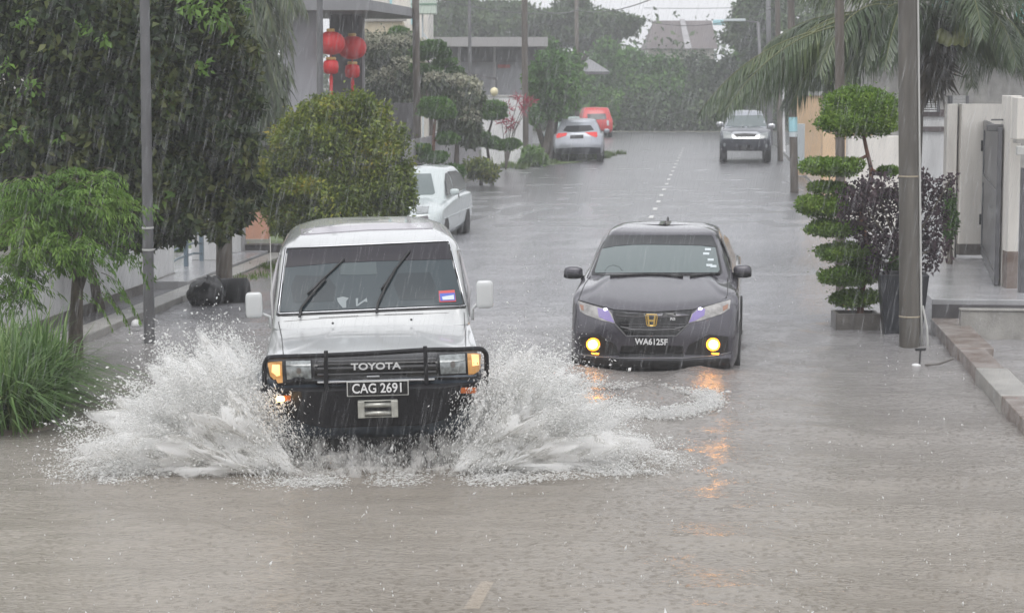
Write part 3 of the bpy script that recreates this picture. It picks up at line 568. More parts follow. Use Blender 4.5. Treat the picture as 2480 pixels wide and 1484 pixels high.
c.patch('lower_bumper', [(300, 1112), (600, 1128), (840, 1130), (1060, 1128), (1400, 1112), (1410, 1180), (1330, 1205), (840, 1215), (420, 1208), (330, 1180)], M['black'], .006, **F8)
c.line('bumper_lip', [(270, 1085), (420, 1104), (600, 1116), (840, 1118), (1060, 1116), (1290, 1098), (1415, 1070)], M['steel'], .008, z8, off=.006)
for fx, rc in ((397, [(290, 962), (440, 938), (560, 1010), (590, 1092), (430, 1094), (300, 1076)]), (1282, [(1400, 955), (1250, 938), (1110, 1010), (1070, 1088), (1240, 1092), (1390, 1070)])):
    f_ = c.patch('fog_lamp_recess', rc, M['black'], .004, **F8)
    c.patch('fog_lamp_bezel', [(fx + 50 * math.cos(a), 1011 + 48 * math.sin(a)) for a in np.arange(0, 6.2, .4)], M['foghalo'], .010, parent=f_, **F8)
    c.patch('fog_lamp', [(fx + 34 * math.cos(a), 1010 + 34 * math.sin(a)) for a in np.arange(0, 6.2, .35)], M['fog'], .022, parent=f_, **F8)
    c.patch('reflector', [(fx - 15, 1072), (fx + 45, 1076), (fx + 40, 1088), (fx - 5, 1086)], M['foghalo'], .012, parent=f_, **F8)
for q0, q1, arm in (((178, 428), (318, 528), (320, 535)), ((1436, 418), (1570, 520), (1435, 530))):
    a, b_ = pl(c, z8(*q0), 1.75), pl(c, z8(*q1), 1.75); ct = (a + b_) / 2; mr_ = blob(c, 'mirror', ct, (abs(b_.x - a.x), .16, abs(b_.z - a.z)), M['hgrey'], e=.7)
    blob(c, 'mirror_base', ct + Vector((0, -.002, -.03)), (abs(b_.x - a.x) * 1.0, .166, abs(b_.z - a.z) * .45), M['blackp'], mr_, e=.5)
    p1 = pl(c, z8(*arm), 1.8); MB().tube([Vector((p1.x, 1.76, ct.z - .06)), Vector((p1.x - .06 * (1 if p1.x > 0 else -1), 1.84, ct.z - .11))], .03, 8).build('bracket', M['blackp'], mr_, True)
for s in (-1, 1):
    wheel(c.root, s * .77, .95, .30, .19, M['tyre'], M['rim'], s); wheel(c.root, s * .77, 3.5, .30, .19, M['tyre'], M['rim'], s)
    w_ = MB().add([(s * .785, 1.75, 1.03), (s * .79, 2.7, 1.03), (s * .785, 3.35, 1.05), (s * .695, 3.1, 1.28), (s * .65, 2.6, 1.36), (s * .66, 2.05, 1.34)], [(0, 1, 2, 3, 4, 5)]).build('side_window', M['glassd'], c.root)
MB().tube([(0, 3.2, 1.44), (0, 3.3, 1.49)], .014, 6).build('aerial', M['black'], c.root)
# --- pale saloon parked on the left
def white_saloon(name, label, loc, psi, patches=True):
    o = empty(name, loc, 0, label, 'car'); o.rotation_euler = (0, 0, psi); c = Car(o, Matrix.Translation(loc) @ Matrix.Rotation(psi, 4, 'Z'))
    hh = lambda k: (lambda y, x: float(np.interp(y, [0, .15, .5, 1.2, 1.8, 3.6, 4.2, 4.5], [.64, .70, .76, .85, .88, .88, .86, .80])) + k)
    shell(c, 'body', [(.2, .15, 4.4, .74, .16, .15, 3), (.3, .03, 4.46, .82, .18, .15, 3), (.5, .0, 4.5, .85, .2, .15, 3), (hh(-.08), .05, 4.48, .85, .2, .15, 3), (hh(-.02), .1, 4.45, .82, .2, .15, 3), (hh(0), .2, 4.4, .76, .2, .15, 3), (hh(.03), .4, 4.2, .6, .15, .15, 3), (hh(.035), .8, 4.1, .45, .15, .15, 3), (hh(.035), 1.2, 4.0, .3, .1, .1, 3), (hh(.03), 1.8, 3.6, .1, .1, .1, 3)], M['wsedan'])
    shell(c, 'cabin', [(.80, 1.2, 4.45, .77, .2, .15, 3), (.90, 1.3, 4.36, .755, .2, .15, 3), (1.15, 1.62, 4.15, .70, .18, .15, 3), (1.32, 1.95, 3.85, .63, .16, .15, 3), (1.38, 2.1, 3.6, .56, .15, .15, 3), (1.41, 2.4, 3.2, .3, .1, .1, 3), (1.415, 2.6, 3.0, .1, .1, .1, 3)], M['wsedan'])
    for s in (-1, 1):
        wheel(o, s * .76, .85, .30, .19, M['tyre'], M['rim'], s); wheel(o, s * .76, 3.55, .30, .19, M['tyre'], M['rim'], s)
        for k, ps in enumerate(([(1.5, .92), (2.35, .92), (2.35, 1.31), (2.1, 1.29), (1.8, 1.16)], [(2.42, .92), (3.6, .92), (4.1, .96), (3.75, 1.20), (3.3, 1.29), (2.42, 1.31)])):
            q = [(s * (.765 - (z - .93) * .29), y, z) for y, z in ps]; MB().add(q + [(x - s * .03, y, z) for x, y, z in q], [tuple(range(len(q)))] + [(i, (i + 1) % len(q), (i + 1) % len(q) + len(q), i + len(q)) for i in range(len(q))]).build('side_window', M['glassd'], o)
        blob(c, 'mirror', (s * .88, 1.62, .98), (.17, .1, .11), M['wsedan'], e=.7)
        MB().tube([(s * .855, .5, .56), (s * .858, 2, .56), (s * .855, 4.1, .56)], .012, 6).build('side_moulding', M['wsedan'], o)
        MB().box((s * .842, 2.4, .72), (.02, .006, .5)).build('door_gap', M['dgrey'], o)
    return c
pw_ = Vector((-5.62, 35.7, -.10)); c = white_saloon('parked_car', 'pale green-white saloon parked by the left kerb behind the big rounded shrub', pw_, R(-1.2))
F3 = dict(zf=z3, step=5)
c.patch('windscreen', [(905, 1162), (1372, 1152), (1398, 1278), (1385, 1290), (1100, 1296), (850, 1290)], M['glassl'], .008, **F3)
c.patch('headlight', [(1262, 1372), (1360, 1368), (1352, 1415), (1272, 1420)], M['lensc'], .010, **F3)
c.patch('bumper_trim', [(1150, 1440), (1270, 1440), (1350, 1428), (1355, 1450), (1150, 1470)], M['dgrey'], .006, **F3)
c2 = white_saloon('yard_car', 'white car standing in the yard behind the dark driveway wall', Vector((-10.3, 39.5, .05)), R(75))
# --- pick-up coming along the right
c = car_at('pickup_truck', 'dark grey pick-up with silver bonnet driving up the wet street in the distance', 'pick-up', 1805, 72.0, .02, R(-.5))
hh = lambda k: (lambda y, x: float(np.interp(y, [0, .2, .5, 1.3, 1.8, 5], [.98, 1.05, 1.12, 1.2, 1.22, 1.2])) + k)
M['hilux'] = mat('pickup_paint', (.09, .10, .115), .25, .5, coat=.6); M['hilb'] = mat('pickup_bumper', (.015, .018, .028), .5)
shell(c, 'body', [(.42, .15, 5.0, .82, .12, .05, 4), (.55, .02, 5.1, .88, .14, .05, 4), (.8, .0, 5.1, .89, .14, .05, 4), (hh(-.08), .05, 5.1, .88, .14, .05, 4), (hh(-.02), .12, 5.1, .85, .14, .05, 4), (hh(.0), .2, 5.0, .8, .14, .05, 4), (hh(.05), .5, 4.5, .45, .1, .05, 4), (hh(.05), .8, 4, .1, .1, .05, 4)], M['hilux'])
shell(c, 'cabin', [(1.15, 1.3, 3.5, .78, .14, .05, 4), (1.25, 1.45, 3.5, .76, .14, .05, 4), (1.5, 1.8, 3.45, .68, .14, .05, 4), (1.7, 2.1, 3.35, .61, .14, .05, 4), (1.77, 2.25, 3.3, .55, .12, .05, 4), (1.80, 2.5, 3.2, .3, .1, .05, 4)], M['silver'])
F5 = dict(zf=z5, step=5)
c.patch('windscreen', [(205, 768), (420, 764), (440, 838), (172, 838)], M['glassl'], .01, **F5)
c.patch('grille_surround', [(203, 888), (228, 874), (375, 874), (402, 888), (388, 922), (218, 920)], M['chrome'], .012, **F5); c.patch('grille', [(225, 890), (300, 886), (375, 890), (365, 910), (238, 910)], M['black'], .02, **F5)
c.patch('headlight', [(152, 872), (204, 880), (218, 918), (156, 918)], M['lensc'], .012, **F5); c.patch('headlight', [(402, 886), (452, 878), (450, 916), (390, 922)], M['lensc'], .012, **F5)
c.patch('bumper', [(145, 928), (205, 924), (400, 924), (458, 926), (466, 1030), (138, 1030)], M['hilb'], .03, **F5); c.patch('number_plate', [(262, 960), (334, 960), (334, 986), (262, 986)], M['blackg'], .05, **F5)
for q in ((165, 958), (437, 965)): c.patch('fog_lamp', [(q[0] + 8 * math.cos(a), q[1] + 12 * math.sin(a)) for a in np.arange(0, 6.2, .8)], M['lensc'], .05, **F5)
for s, q in ((-1, (132, 822)), (1, (474, 834))): p = pl(c, z5(*q), 1.7); blob(c, 'mirror', p, (.26, .12, .17), M['chrome'], e=.7); MB().tube([p, (s * .76, 1.75, 1.22)], .02, 6).build('bracket', M['black'], c.root)
for s in (-1, 1): wheel(c.root, s * .77, .95, .38, .26, M['tyre'], M['rim'], s); wheel(c.root, s * .77, 4.0, .38, .26, M['tyre'], M['rim'], s)
# --- silver crossover, seen from behind
c = car_at('crossover_car', 'silver crossover parked on the grass verge, seen from behind', 'car', 1400, 73.0, .0, R(2.5))
hh = lambda k: (lambda y, x: .98 + k)
shell(c, 'body', [(.30, .12, 4.2, .8, .14, .2, 3), (.42, .0, 4.26, .87, .16, .2, 3), (.62, -.02, 4.3, .885, .16, .2, 3), (.8, .04, 4.3, .885, .16, .2, 3), (.95, .1, 4.25, .875, .16, .2, 3), (1.0, .16, 4.2, .83, .16, .2, 3), (1.02, .4, 4.0, .6, .1, .2, 3)], M['silver'])
shell(c, 'cabin', [(.95, .12, 3.2, .82, .14, .3, 3), (1.05, .18, 3.1, .79, .14, .3, 3), (1.28, .42, 2.8, .70, .14, .3, 3), (1.42, .62, 2.4, .63, .12, .3, 3), (1.48, .66, 2.3, .6, .12, .3, 3), (1.52, .9, 2.2, .5, .1, .2, 3), (1.53, 1.2, 2.0, .2, .1, .2, 3)], M['silver'])
F4 = dict(zf=z4, step=5)
c.patch('rear_window', [(948, 868), (972, 836), (1130, 832), (1152, 862), (1105, 870), (1040, 876), (985, 876)], M['glassd'], .012, **F4)
c.patch('tail_light', [(903, 886), (975, 882), (968, 900), (915, 916), (905, 915)], M['redl'], .012, **F4); c.patch('tail_light', [(1094, 878), (1172, 876), (1176, 904), (1165, 912), (1130, 898)], M['redl'], .012, **F4)
c.patch('number_plate', [(995, 898), (1083, 895), (1083, 917), (995, 920)], M['blackg'], .014, **F4)
c.patch('rear_bumper', [(900, 985), (1000, 978), (1100, 976), (1196, 978), (1196, 1045), (1100, 1052), (1000, 1055), (900, 1052)], M['hilb'], .02, **F4)
for s in (-1, 1): wheel(c.root, s * .77, .85, .34, .24, M['tyre'], M['rim'], s); wheel(c.root, s * .77, 3.45, .34, .24, M['tyre'], M['rim'], s); blob(c, 'mirror', (s * .98, 2.95, 1.05), (.2, .12, .15), M['silver'], e=.7)
# --- red hatchback further on
c = car_at('hatchback_car', 'red hatchback parked at the far bend beyond the silver crossover', 'car', 1447, 104, .03, R(9))
shell(c, 'body', [(.25, .1, 3.6, .74, .1, .2, 3), (.4, .0, 3.65, .80, .12, .2, 3), (.7, .0, 3.66, .81, .12, .2, 3), (.9, .06, 3.6, .80, .12, .2, 3), (.96, .12, 3.5, .76, .12, .2, 3), (.98, .4, 3.2, .5, .1, .2, 3)], M['red'])
shell(c, 'cabin', [(.9, .08, 2.9, .76, .1, .3, 3), (1.0, .12, 2.8, .74, .1, .3, 3), (1.25, .25, 2.5, .68, .1, .3, 3), (1.42, .38, 2.2, .62, .1, .3, 3), (1.48, .5, 2.1, .55, .1, .2, 3), (1.5, .9, 1.9, .2, .1, .2, 3)], M['red'])
c.patch('rear_window', [(1108, 757), (1228, 754), (1236, 790), (1112, 796)], M['glassd'], .012, **F4)
c.patch('tail_light', [(1084, 800), (1096, 800), (1098, 832), (1086, 834)], M['redl'], .012, **F4); c.patch('tail_light', [(1236, 800), (1250, 798), (1252, 832), (1240, 834)], M['stwhite'], .012, **F4)
c.patch('number_plate', [(1150, 855), (1195, 854), (1195, 868), (1150, 869)], M['blackg'], .016, **F4)
c.patch('rear_bumper_shadow_gap', [(1090, 872), (1245, 866), (1245, 871), (1090, 877)], M['dgrey'], .012, **F4).name = 'bumper_gap'
for s in (-1, 1): wheel(c.root, s * .70, .75, .29, .2, M['tyre'], M['rim'], s); wheel(c.root, s * .70, 3.0, .29, .2, M['tyre'], M['rim'], s)
# ---------------------------------------------------------------- poles, lamps, wires
def pole(name, label, cat, bx, by, tx, r0, r1, m, Z=None, top=8.5, group='poles along the street', z0=0.):
    p = G(bx, by, z0) if Z is None else AX(bx, Z, z0); Zp = p.dot(cF); q = AX(tx, Zp, top)
    o = empty(name, p, 0, label, cat, group); d = q - p
    MB().tube([Vector((0, 0, -.4)) - d * .02, (0, 0, 0), d * .5, d], [r0, r0, (r0 + r1) / 2, r1], 14).build('shaft', m, o, True); return o, p, q
o, p, q = pole('street_lamp', 'slim grey street lamp post standing in the water beside the splash', 'lamp post', 362, 832, 336, .062, .045, M['steel'], top=8)
for t, w_ in ((.235, .056), (.29, .055)): d = (q - p); MB().tube([d * (t * .55), d * (t * .55) + Vector((0, 0, .02))], .066, 14).build('band', M['pgrey'], o)
MB().tube([q - p, q - p + Vector((.3, 0, .2)), q - p + Vector((1.2, 0, .35))], .03, 8).build('arm', M['steel'], o); MB().box(q - p + Vector((1.4, 0, .35)), (.5, .18, .08)).build('lamp_head', M['steel'], o, bevel=.02)
o, p, q = pole('utility_pole', 'thick concrete utility pole with a thin cable down its side at right', 'utility pole', 2203, 838, 2190, .112, .085, M['pole'], top=9)
d = q - p; MB().tube([Vector((.13, -.02, 0)), d * .05 + Vector((.125, -.02, 0)), d * .5 + Vector((.105, -.02, 0)), d + Vector((.095, -.02, 0))], .013, 6).build('cable', M['pgrey'], o, True)
mb = MB(); mb.tube([Vector((.19, -.04, 0)), Vector((.18, -.04, .2)), Vector((.13, -.02, .45))], .012, 6); mb.build('cable_tail', M['pgrey'], o)
for z_ in (.33, 1.86): MB().lathe([(.116 - z_ * .003, -.008), (.119 - z_ * .003, 0), (.116 - z_ * .003, .008)], (d.x * z_ / 9, d.y * z_ / 9, z_), 20).build('tie_wire', mat('straw_rope', (.35, .30, .22), .7), o)
pole('utility_pole', 'slim dark brown pole rising in front of the palm fronds behind the dome topiary', 'utility pole', 2036, 0, 2030, .066, .06, M['polebrown'], Z=28.5, top=8)
o, p, q = pole('utility_pole', 'brown pole with a pale blue notice wrapped round it, right kerb', 'utility pole', 1924, 468, 1906, .105, .08, M['polebrown'], top=10)
d = q - p; MB().tube([d * .158, d * .195], .112, 14).build('notice', M['ltblue'], o); MB().tube([d * .145, d * .157], .110, 14).build('notice', M['stwhite'], o)
pole('utility_pole', 'farther brown pole beside the pick-up, bare of any notice', 'utility pole', 1890, 392, 1876, .10, .08, M['polebrown'], top=11)
o, p, q = pole('street_lamp', 'thin white post standing between two brown poles on the right', 'lamp post', 1899, 372, 1893, .06, .05, M['white'], top=4.8, group=None)
o, p, q = pole('street_lamp', 'far thin lamp post with a flat white lamp head above the pick-up', 'lamp post', 1852, 0, 1836, .09, .06, M['steel'], Z=84, top=5.2)
MB().tube([q - p, q - p + Vector((-.7, 0, .1))], .03, 6).build('arm', M['steel'], o); MB().box(q - p + Vector((-.95, 0, .1)), (.9, .2, .1)).build('lamp_head', M['stwhite'], o, bevel=.02)
pole('utility_pole', 'far slender pole at the back of the street behind the white post', 'utility pole', 1866, 0, 1858, .12, .09, M['steel'], Z=92, top=9)
pole('utility_pole', 'brown pole half hidden in the big dark tree, its foot behind the bin bag', 'utility pole', 543, 712, 541, .112, .09, M['polebrown'], top=9)
pole('street_lamp', 'thin grey post rising in front of the grey porch wall', 'lamp post', 776, 0, 773, .065, .055, M['steel'], Z=38, top=8)
pole('utility_pole', 'rough leaning brown pole beside the cloud-pruned pine', 'utility pole', 1012, 0, 1002, .105, .085, M['polebrown'], Z=54, top=9, z0=.0)
pole('utility_pole', 'brown pole with red leaves beside it, at the start of the grass verge', 'utility pole', 1273, 402, 1268, .115, .09, M['polebrown'], top=10)
pole('street_lamp', 'far slim post in front of the long flat grey roof', 'lamp post', 1141, 0, 1134, .07, .05, M['steel'], Z=76, top=9)
pole('utility_pole', 'distant pole above the silver crossover carrying the wires', 'utility pole', 1398, 0, 1396, .11, .09, M['polebrown'], Z=98, top=6.75)
def wire(label, a, b, sag, r=.018):
    p, q = A(*a), A(*b); pts = [p.lerp(q, t) - Z3 * sag * 4 * t * (1 - t) for t in np.linspace(0, 1, 14)]
    tag(MB().tube(pts, r, 5).build('overhead_wire', M['black']), label, 'wire', 'overhead wires')
wire('black wire sagging from the red-leaf pole to the distant pole', (1268, 8, 70), (1397, 24, 98), .25)
wire('black wire running up to the right from the distant pole', (1397, 24, 98), (1620, -20, 60), .3)
wire('thin wire crossing the pale gap of sky, the upper one', (1560, 20, 98), (1880, 16, 90), .05, .012)
wire('thin wire crossing the pale gap of sky just above the tiled roof', (1560, 50, 98), (1880, 18, 80), .45, .014)
wire('wire crossing in front of the far trees left of the distant pole', (1000, -16, 60), (1397, 28, 98), .3, .014)

# ---------------------------------------------------------------- leaf materials and trees
LM = {}
LM['dark'] = leafmat('dark_olive_leaf', [(0, (.008, .018, .006)), (.38, (.022, .042, .012)), (.64, (.065, .088, .022)), (.85, (.13, .14, .04)), (.96, (.15, .26, .04))], .5, .15, 1.6, .3)
LM['young'] = leafmat('young_leaf', [(0, (.08, .17, .03)), (1, (.18, .32, .05))], .4, .35)
LM['feather'] = leafmat('feathery_leaf', [(0, (.055, .13, .018)), (.5, (.12, .23, .035)), (1, (.27, .40, .08))], .5, .35, 1.5)
LM['yellow'] = leafmat('yellow_green_leaf', [(0, (.035, .07, .012)), (.4, (.12, .175, .022)), (.75, (.25, .29, .035)), (1, (.40, .30, .03))], .45, .2, 1.4)
LM['grass'] = leafmat('grass_blade', [(0, (.045, .09, .025)), (.5, (.11, .20, .055)), (.8, (.22, .31, .11)), (1, (.36, .36, .18))], .45, .3, 1.2)
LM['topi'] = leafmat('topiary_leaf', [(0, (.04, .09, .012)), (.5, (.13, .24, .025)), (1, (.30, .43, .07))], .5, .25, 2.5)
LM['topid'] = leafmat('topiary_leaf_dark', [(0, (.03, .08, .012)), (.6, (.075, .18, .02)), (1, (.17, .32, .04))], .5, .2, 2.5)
LM['purple'] = leafmat('purple_leaf', [(0, (.016, .012, .016)), (.5, (.065, .045, .055)), (1, (.13, .095, .105))], .6, .1, 2, .15)
LM['far1'] = leafmat('far_green_leaf', [(0, (.03, .09, .012)), (.5, (.08, .20, .025)), (1, (.20, .36, .06))], .6, .2, .35)
LM['far2'] = leafmat('far_olive_leaf', [(0, (.025, .055, .015)), (.6, (.06, .11, .03)), (1, (.13, .19, .055))], .6, .2, .35)
LM['palm'] = leafmat('palm_leaflet', [(0, (.022, .042, .015)), (.5, (.048, .082, .028)), (1, (.13, .16, .055))], .35, .15, .8, .6)
LM['palmb'] = leafmat('shaggy_palm_leaf', [(0, (.04, .065, .03)), (.5, (.075, .11, .05)), (1, (.17, .17, .08))], .5, .15, .6)
LM['bloom'] = leafmat('pale_blossom', [(0, (.30, .32, .22)), (1, (.50, .48, .38))], .7, .2)
LM['weep'] = leafmat('grey_green_leaf', [(0, (.04, .06, .03)), (.6, (.09, .12, .06)), (1, (.18, .2, .11))], .6, .2, 1)
LM['redl'] = leafmat('red_leaf', [(0, (.20, .02, .04)), (1, (.45, .05, .09))], .5, .3)
LM['verge'] = leafmat('verge_grass', [(0, (.07, .12, .02)), (1, (.16, .24, .05))], .6, .3)
def E(px, py, Z, rx, rz, ry=None):
    """ellipsoid given in photo pixels at forward distance Z"""
    p = A(px, py, Z); k = Z / FPX; return (p.x, p.y, p.z), (rx * k, (ry if ry else rx * .8) * k, rz * k)
c_, r_ = E(130, 205, 25.2, 470, 430, 320)
t = tree('broadleaf_tree', 'huge dark glossy broadleaf tree filling the upper left corner', 'tree', tuple(AX(230, 26.0, 0.02)), c_, r_, 78000, .12, LM['dark'], M['bark'], .14, 75, .28, None, .5, .2, 10, .35, .15, jit=.5)
cl = [];
for (x, y, s) in ((500, 28, 55), (470, 10, 40), (530, 45, 30), (75, 205, 38), (50, 320, 25), (10, 160, 20), (205, 70, 22), (255, 95, 18), (555, 95, 18), (605, 350, 26), (495, 165, 20), (350, 500, 20), (430, 470, 14), (60, 45, 26), (8, 350, 30), (150, 330, 14), (590, 20, 22)):
    p = A(x, y, 23.6 if x < 560 else 25); cl.append((*(p - t.location), s / 210, .1, s / 260))
V, F = cloud(330, cl, .10, .42, .3, .1, .1, .6); cl = []
for (x, y, q) in ((560, 430, 60), (585, 340, 48), (540, 500, 55), (470, 510, 60), (400, 520, 58), (330, 530, 55), (285, 585, 26), (340, 470, 60), (450, 440, 70), (520, 545, 28), (600, 265, 30), (590, 200, 36), (270, 520, 50), (420, 570, 24), (330, 590, 22), (560, 520, 40), (575, 120, 40), (580, 395, 46), (250, 470, 70), (480, 380, 80), (600, 400, 20), (380, 400, 80), (200, 560, 50), (530, 60, 50), (495, -10, 60)):
    for j in range(3): p = A(x + random.uniform(-.6, .6) * q, y + random.uniform(-.6, .6) * q, 25 + random.uniform(-.9, .6)) - t.location; cl.append((*p, q / 290, q / 290, q / 340))
V2, F2 = cloud(33000, cl, .12, .5, .2, .3, .3, .7); k_ = [o for o in t.children if o.name.startswith('crown')][0]; old = np.array([v.co[:] for v in k_.data.vertices]); of = np.arange(len(old)).reshape(-1, 4); bpy.data.objects.remove(k_)
nA, nB = len(of), len(F2); k_ = npmesh('crown', np.concatenate([old, V2, V]), np.concatenate([of, F2 + len(old), F + len(old) + len(V2)]), LM['dark'], t); k_.data.materials.append(LM['young']); k_.data.polygons.foreach_set('material_index', [0] * (nA + nB) + [1] * len(F))
# blossoms / glints of wet leaves are left to the gloss
def sprays(name, lm, base, starts, parent, nleaf=30, L=.055, W=.012, spread=.09):
    """drooping feathery sprays: every start is (point, direction, length)"""
    P, D, N, LL = [], [], [], []; mb = MB()
    for p, d, ln in starts:
        p = Vector(p); d = Vector(d).normalized(); pts = []; q = p.copy(); v = d.copy(); st = 10
        for i in range(st + 1): pts.append(q.copy()); q = q + v * ln / st; v = (v + Vector((0, 0, -.16))).normalized()
        if random.random() < .4: mb.tube(pts, [.005 * (1 - i / (st + 2)) for i in range(st + 1)], 4)
        for k in range(nleaf):
            t = random.random(); i = min(st - 1, int(t * st)); c = pts[i].lerp(pts[i + 1], t * st - i); dr = (pts[i + 1] - pts[i]).normalized(); sd = dr.cross(Z3)
            if sd.length < .05: sd = Vector((1, 0, 0))
            sd.normalize(); sgn = random.choice((-1, 1)); off = sd * sgn * spread * random.random() * (1 - t * .5)
            P.append(c + off + Vector((0, 0, -abs(random.gauss(0, .015)) - off.length * .35))); D.append(sd * sgn * .5 + dr * .9 + Vector((random.gauss(0, .15), random.gauss(0, .15), -.45))); N.append(Vector((random.gauss(0, .4), random.gauss(0, .4), 1))); LL.append(L * random.uniform(.6, 1.3))
    P, D, N, LL = map(np.array, (P, D, N, LL)); V, F = leaf_arr(P, D, unit(N), LL, np.full(len(P), W)); npmesh(name, V, F, lm, parent); return mb
b0 = G(182, 888); t = empty('feathery_tree', b0, 0, 'slender tree with drooping feathery bright green foliage at left edge', 'tree'); mb = MB()
top = AX(205, 20.8, 1.35) - b0
mb.tube([(0, 0, -.3), (0, 0, 0), (.02, 0, .5), (.05, 0, .95), top], [.095, .085, .07, .055, .03], 10); starts = []
for (x, y, Z, n_) in ((60, 470, 20.3, 36), (120, 520, 20.6, 40), (205, 470, 20.6, 40), (250, 520, 20.8, 30), (170, 600, 20.2, 40), (30, 560, 20.2, 32), (60, 640, 20.2, 34), (30, 690, 20.3, 24), (110, 600, 21, 26), (20, 500, 21, 20), (185, 430, 20.8, 14), (275, 610, 20.7, 10)):
    c = A(x, y, Z) - b0; mb.tube([top * random.uniform(.5, .95), (top + c) * .5 + Vector((0, 0, .08)), c], [.022, .014, .006], 6)
    for k in range(n_):
        a = random.uniform(0, 6.28); starts.append((c + Vector((random.gauss(0, .14), random.gauss(0, .14), random.gauss(.02, .09))), (math.cos(a) * .9 + .1, math.sin(a) * .8, random.uniform(-.15, .75)), random.uniform(.22, .5)))
for (x, y) in ((225, 660), (245, 700), (262, 730), (205, 700), (280, 640), (190, 740), (235, 745)): starts.append((A(x, y - 40, 20.3) - b0, (.5, .1, -.2), .5))
m2 = sprays('foliage', LM['feather'], b0, starts, t, 66, .06, .013, .11); mb.v and mb.build('trunk', M['bark'], t, True); m2.build('twigs', M['bark'], t)
# grass clump at the left edge
def grass(name, label, pts, n, h, lm, cat='grass', bend=.5, w=.012):
    P = np.array([pts[k] for k in rng.integers(0, len(pts), n)]) + rng.normal(size=(n, 3)) * np.array([.10, .10, 0]); a = rng.uniform(0, 6.28, n); L = h * (.45 + .75 * rng.random(n)); bd = bend * rng.random(n) + .08
    dx = np.stack([np.cos(a), np.sin(a), np.zeros(n)], 1); sd = np.stack([-np.sin(a), np.cos(a), np.zeros(n)], 1); Vs = []
    for t_, ww in ((0, .8), (.35, 1), (.7, .8), (1, .08)):
        c = P + dx * (L * bd * t_ ** 2.0 * 1.1)[:, None] + np.array([0, 0, 1]) * (L * (t_ - bd * .75 * t_ ** 2.6))[:, None]
        Vs += [c - sd * w * ww, c + sd * w * ww]
    V = np.stack(Vs, 1).reshape(-1, 3); k = np.arange(n)[:, None] * 8; F = np.concatenate([k + np.array([[0, 1, 3, 2]]), k + np.array([[2, 3, 5, 4]]), k + np.array([[4, 5, 7, 6]])]); 
    o = npmesh(name, V, F, lm); tag(o, label, cat, None, 'stuff'); return o
gp = [tuple(G(x, y, -.02)) for x, y in ((0, 1040), (30, 1045), (60, 1030), (85, 1010), (105, 990), (0, 1000), (40, 1000), (80, 980), (0, 960), (40, 955), (100, 960), (-60, 1040), (-60, 980), (20, 930))]
grass('tall_grass', 'clump of tall arching green grass growing out of the water at left', gp, 2900, .88, LM['grass'], 'grass', 1.15, .012)
mb = MB(); 
for (x, y, rx) in ((30, 1030, .45), (110, 990, .38), (-60, 1010, .6)): p = G(x, y); mb.lathe([(rx, -.1), (rx * .9, .0), (rx * .5, .05), (.02, .07)], p, 14)
tag(mb.build('mud_bank', M['soil'], None, True), kind='structure')
# big yellow-green shrub behind the white car
p0 = AX(815, 31.5, 0.0); cl = []
for (x, y, rx, rz) in ((815, 400, 150, 130), (740, 330, 80, 75), (850, 310, 90, 75), (905, 300, 50, 55), (930, 380, 75, 80), (700, 430, 75, 80), (960, 470, 45, 60), (680, 500, 60, 55), (800, 480, 120, 60), (900, 480, 80, 60), (780, 270, 50, 40), (870, 255, 36, 32), (650, 455, 36, 40), (985, 420, 22, 30), (690, 360, 34, 34), (700, 545, 60, 40), (800, 550, 80, 40), (910, 545, 80, 40), (970, 490, 38, 36), (640, 490, 24, 30)):
    p = A(x, y, 31.5 + random.uniform(-.5, .5)) - p0; k = 31.5 / FPX; [cl.append((p.x + rx * k * .75 * math.cos(a_), p.y + rx * k * .75 * math.sin(a_ * 1.7), p.z + rz * k * .75 * math.sin(a_), rx * k * random.uniform(.28, .45), rx * k * .4, rz * k * random.uniform(.28, .45))) for a_ in [random.uniform(0, 6.3) for _ in range(5)]]; cl.append((p.x, p.y, p.z, rx * k * .85, rx * k * .8, rz * k * .85))
t = empty('rounded_shrub', p0, 0, 'big rounded yellow-green shrub between the left kerb and the grey house', 'shrub'); V, F = cloud(62000, cl, .068, .45, .1, .35, .35, .8); npmesh('crown', V, F, LM['yellow'], t)
mb = MB(); limbs(mb, (0, 0, 0), (0, 0, .8), cl, .08, 8); mb.build('trunk', M['bark'], t, True)

# ---------------------------------------------------------------- clipped topiaries
def topiary(name, label, base, tp, pads, lm, Z, dens=900, size=.035, r0=.05, tm=None, thick=.85, sc=1.):
    t = empty(name, base, 0, label, 'topiary'); b = Vector(base); k = Z / FPX; mb = MB(); path = [Vector((0, 0, -.1))] + [A(x, y, Z) - b for x, y in tp]
    P = catmull([tuple(p) for p in path], 4); mb.tube(P, list(np.linspace(r0, r0 * .45, len(P))), 8); cl_all = []
    for (x, y, rx, rz) in pads:
        rx *= sc; rz *= sc
        Zj = Z + random.uniform(-.08, .08); c = A(x, y, Zj) - b; cl = [(c.x, c.y, c.z, rx * k * .8, rx * k * thick * .8, rz * k * .8)]
        for j in range(10):
            a = random.uniform(0, 6.28); cl.append((c.x + math.cos(a) * rx * k * .55, c.y + math.sin(a) * rx * k * .5, c.z + random.uniform(-.25, .35) * rz * k, rx * k * .38, rx * k * .38, rz * k * .5))
        n_ = int(dens * (rx * rz * k * k * 40) ** .75) + 250; V, F = cloud(n_, cl, size, .45, -.25, .72, .10, .6); npmesh('clipped_pad', V, F, lm, t)
        near = min(P, key=lambda q: (Vector(q) - c).length); mb.tube([near, (Vector(near) + c) / 2 + Vector((0, 0, -.03)), c], [r0 * .5, r0 * .4, r0 * .3], 6)
    mb.build('trunk', tm or M['bark'], t, True); return t
b_ = G(2085, 800, 0) + Vector((0, .25, 0)); b_.z = .17
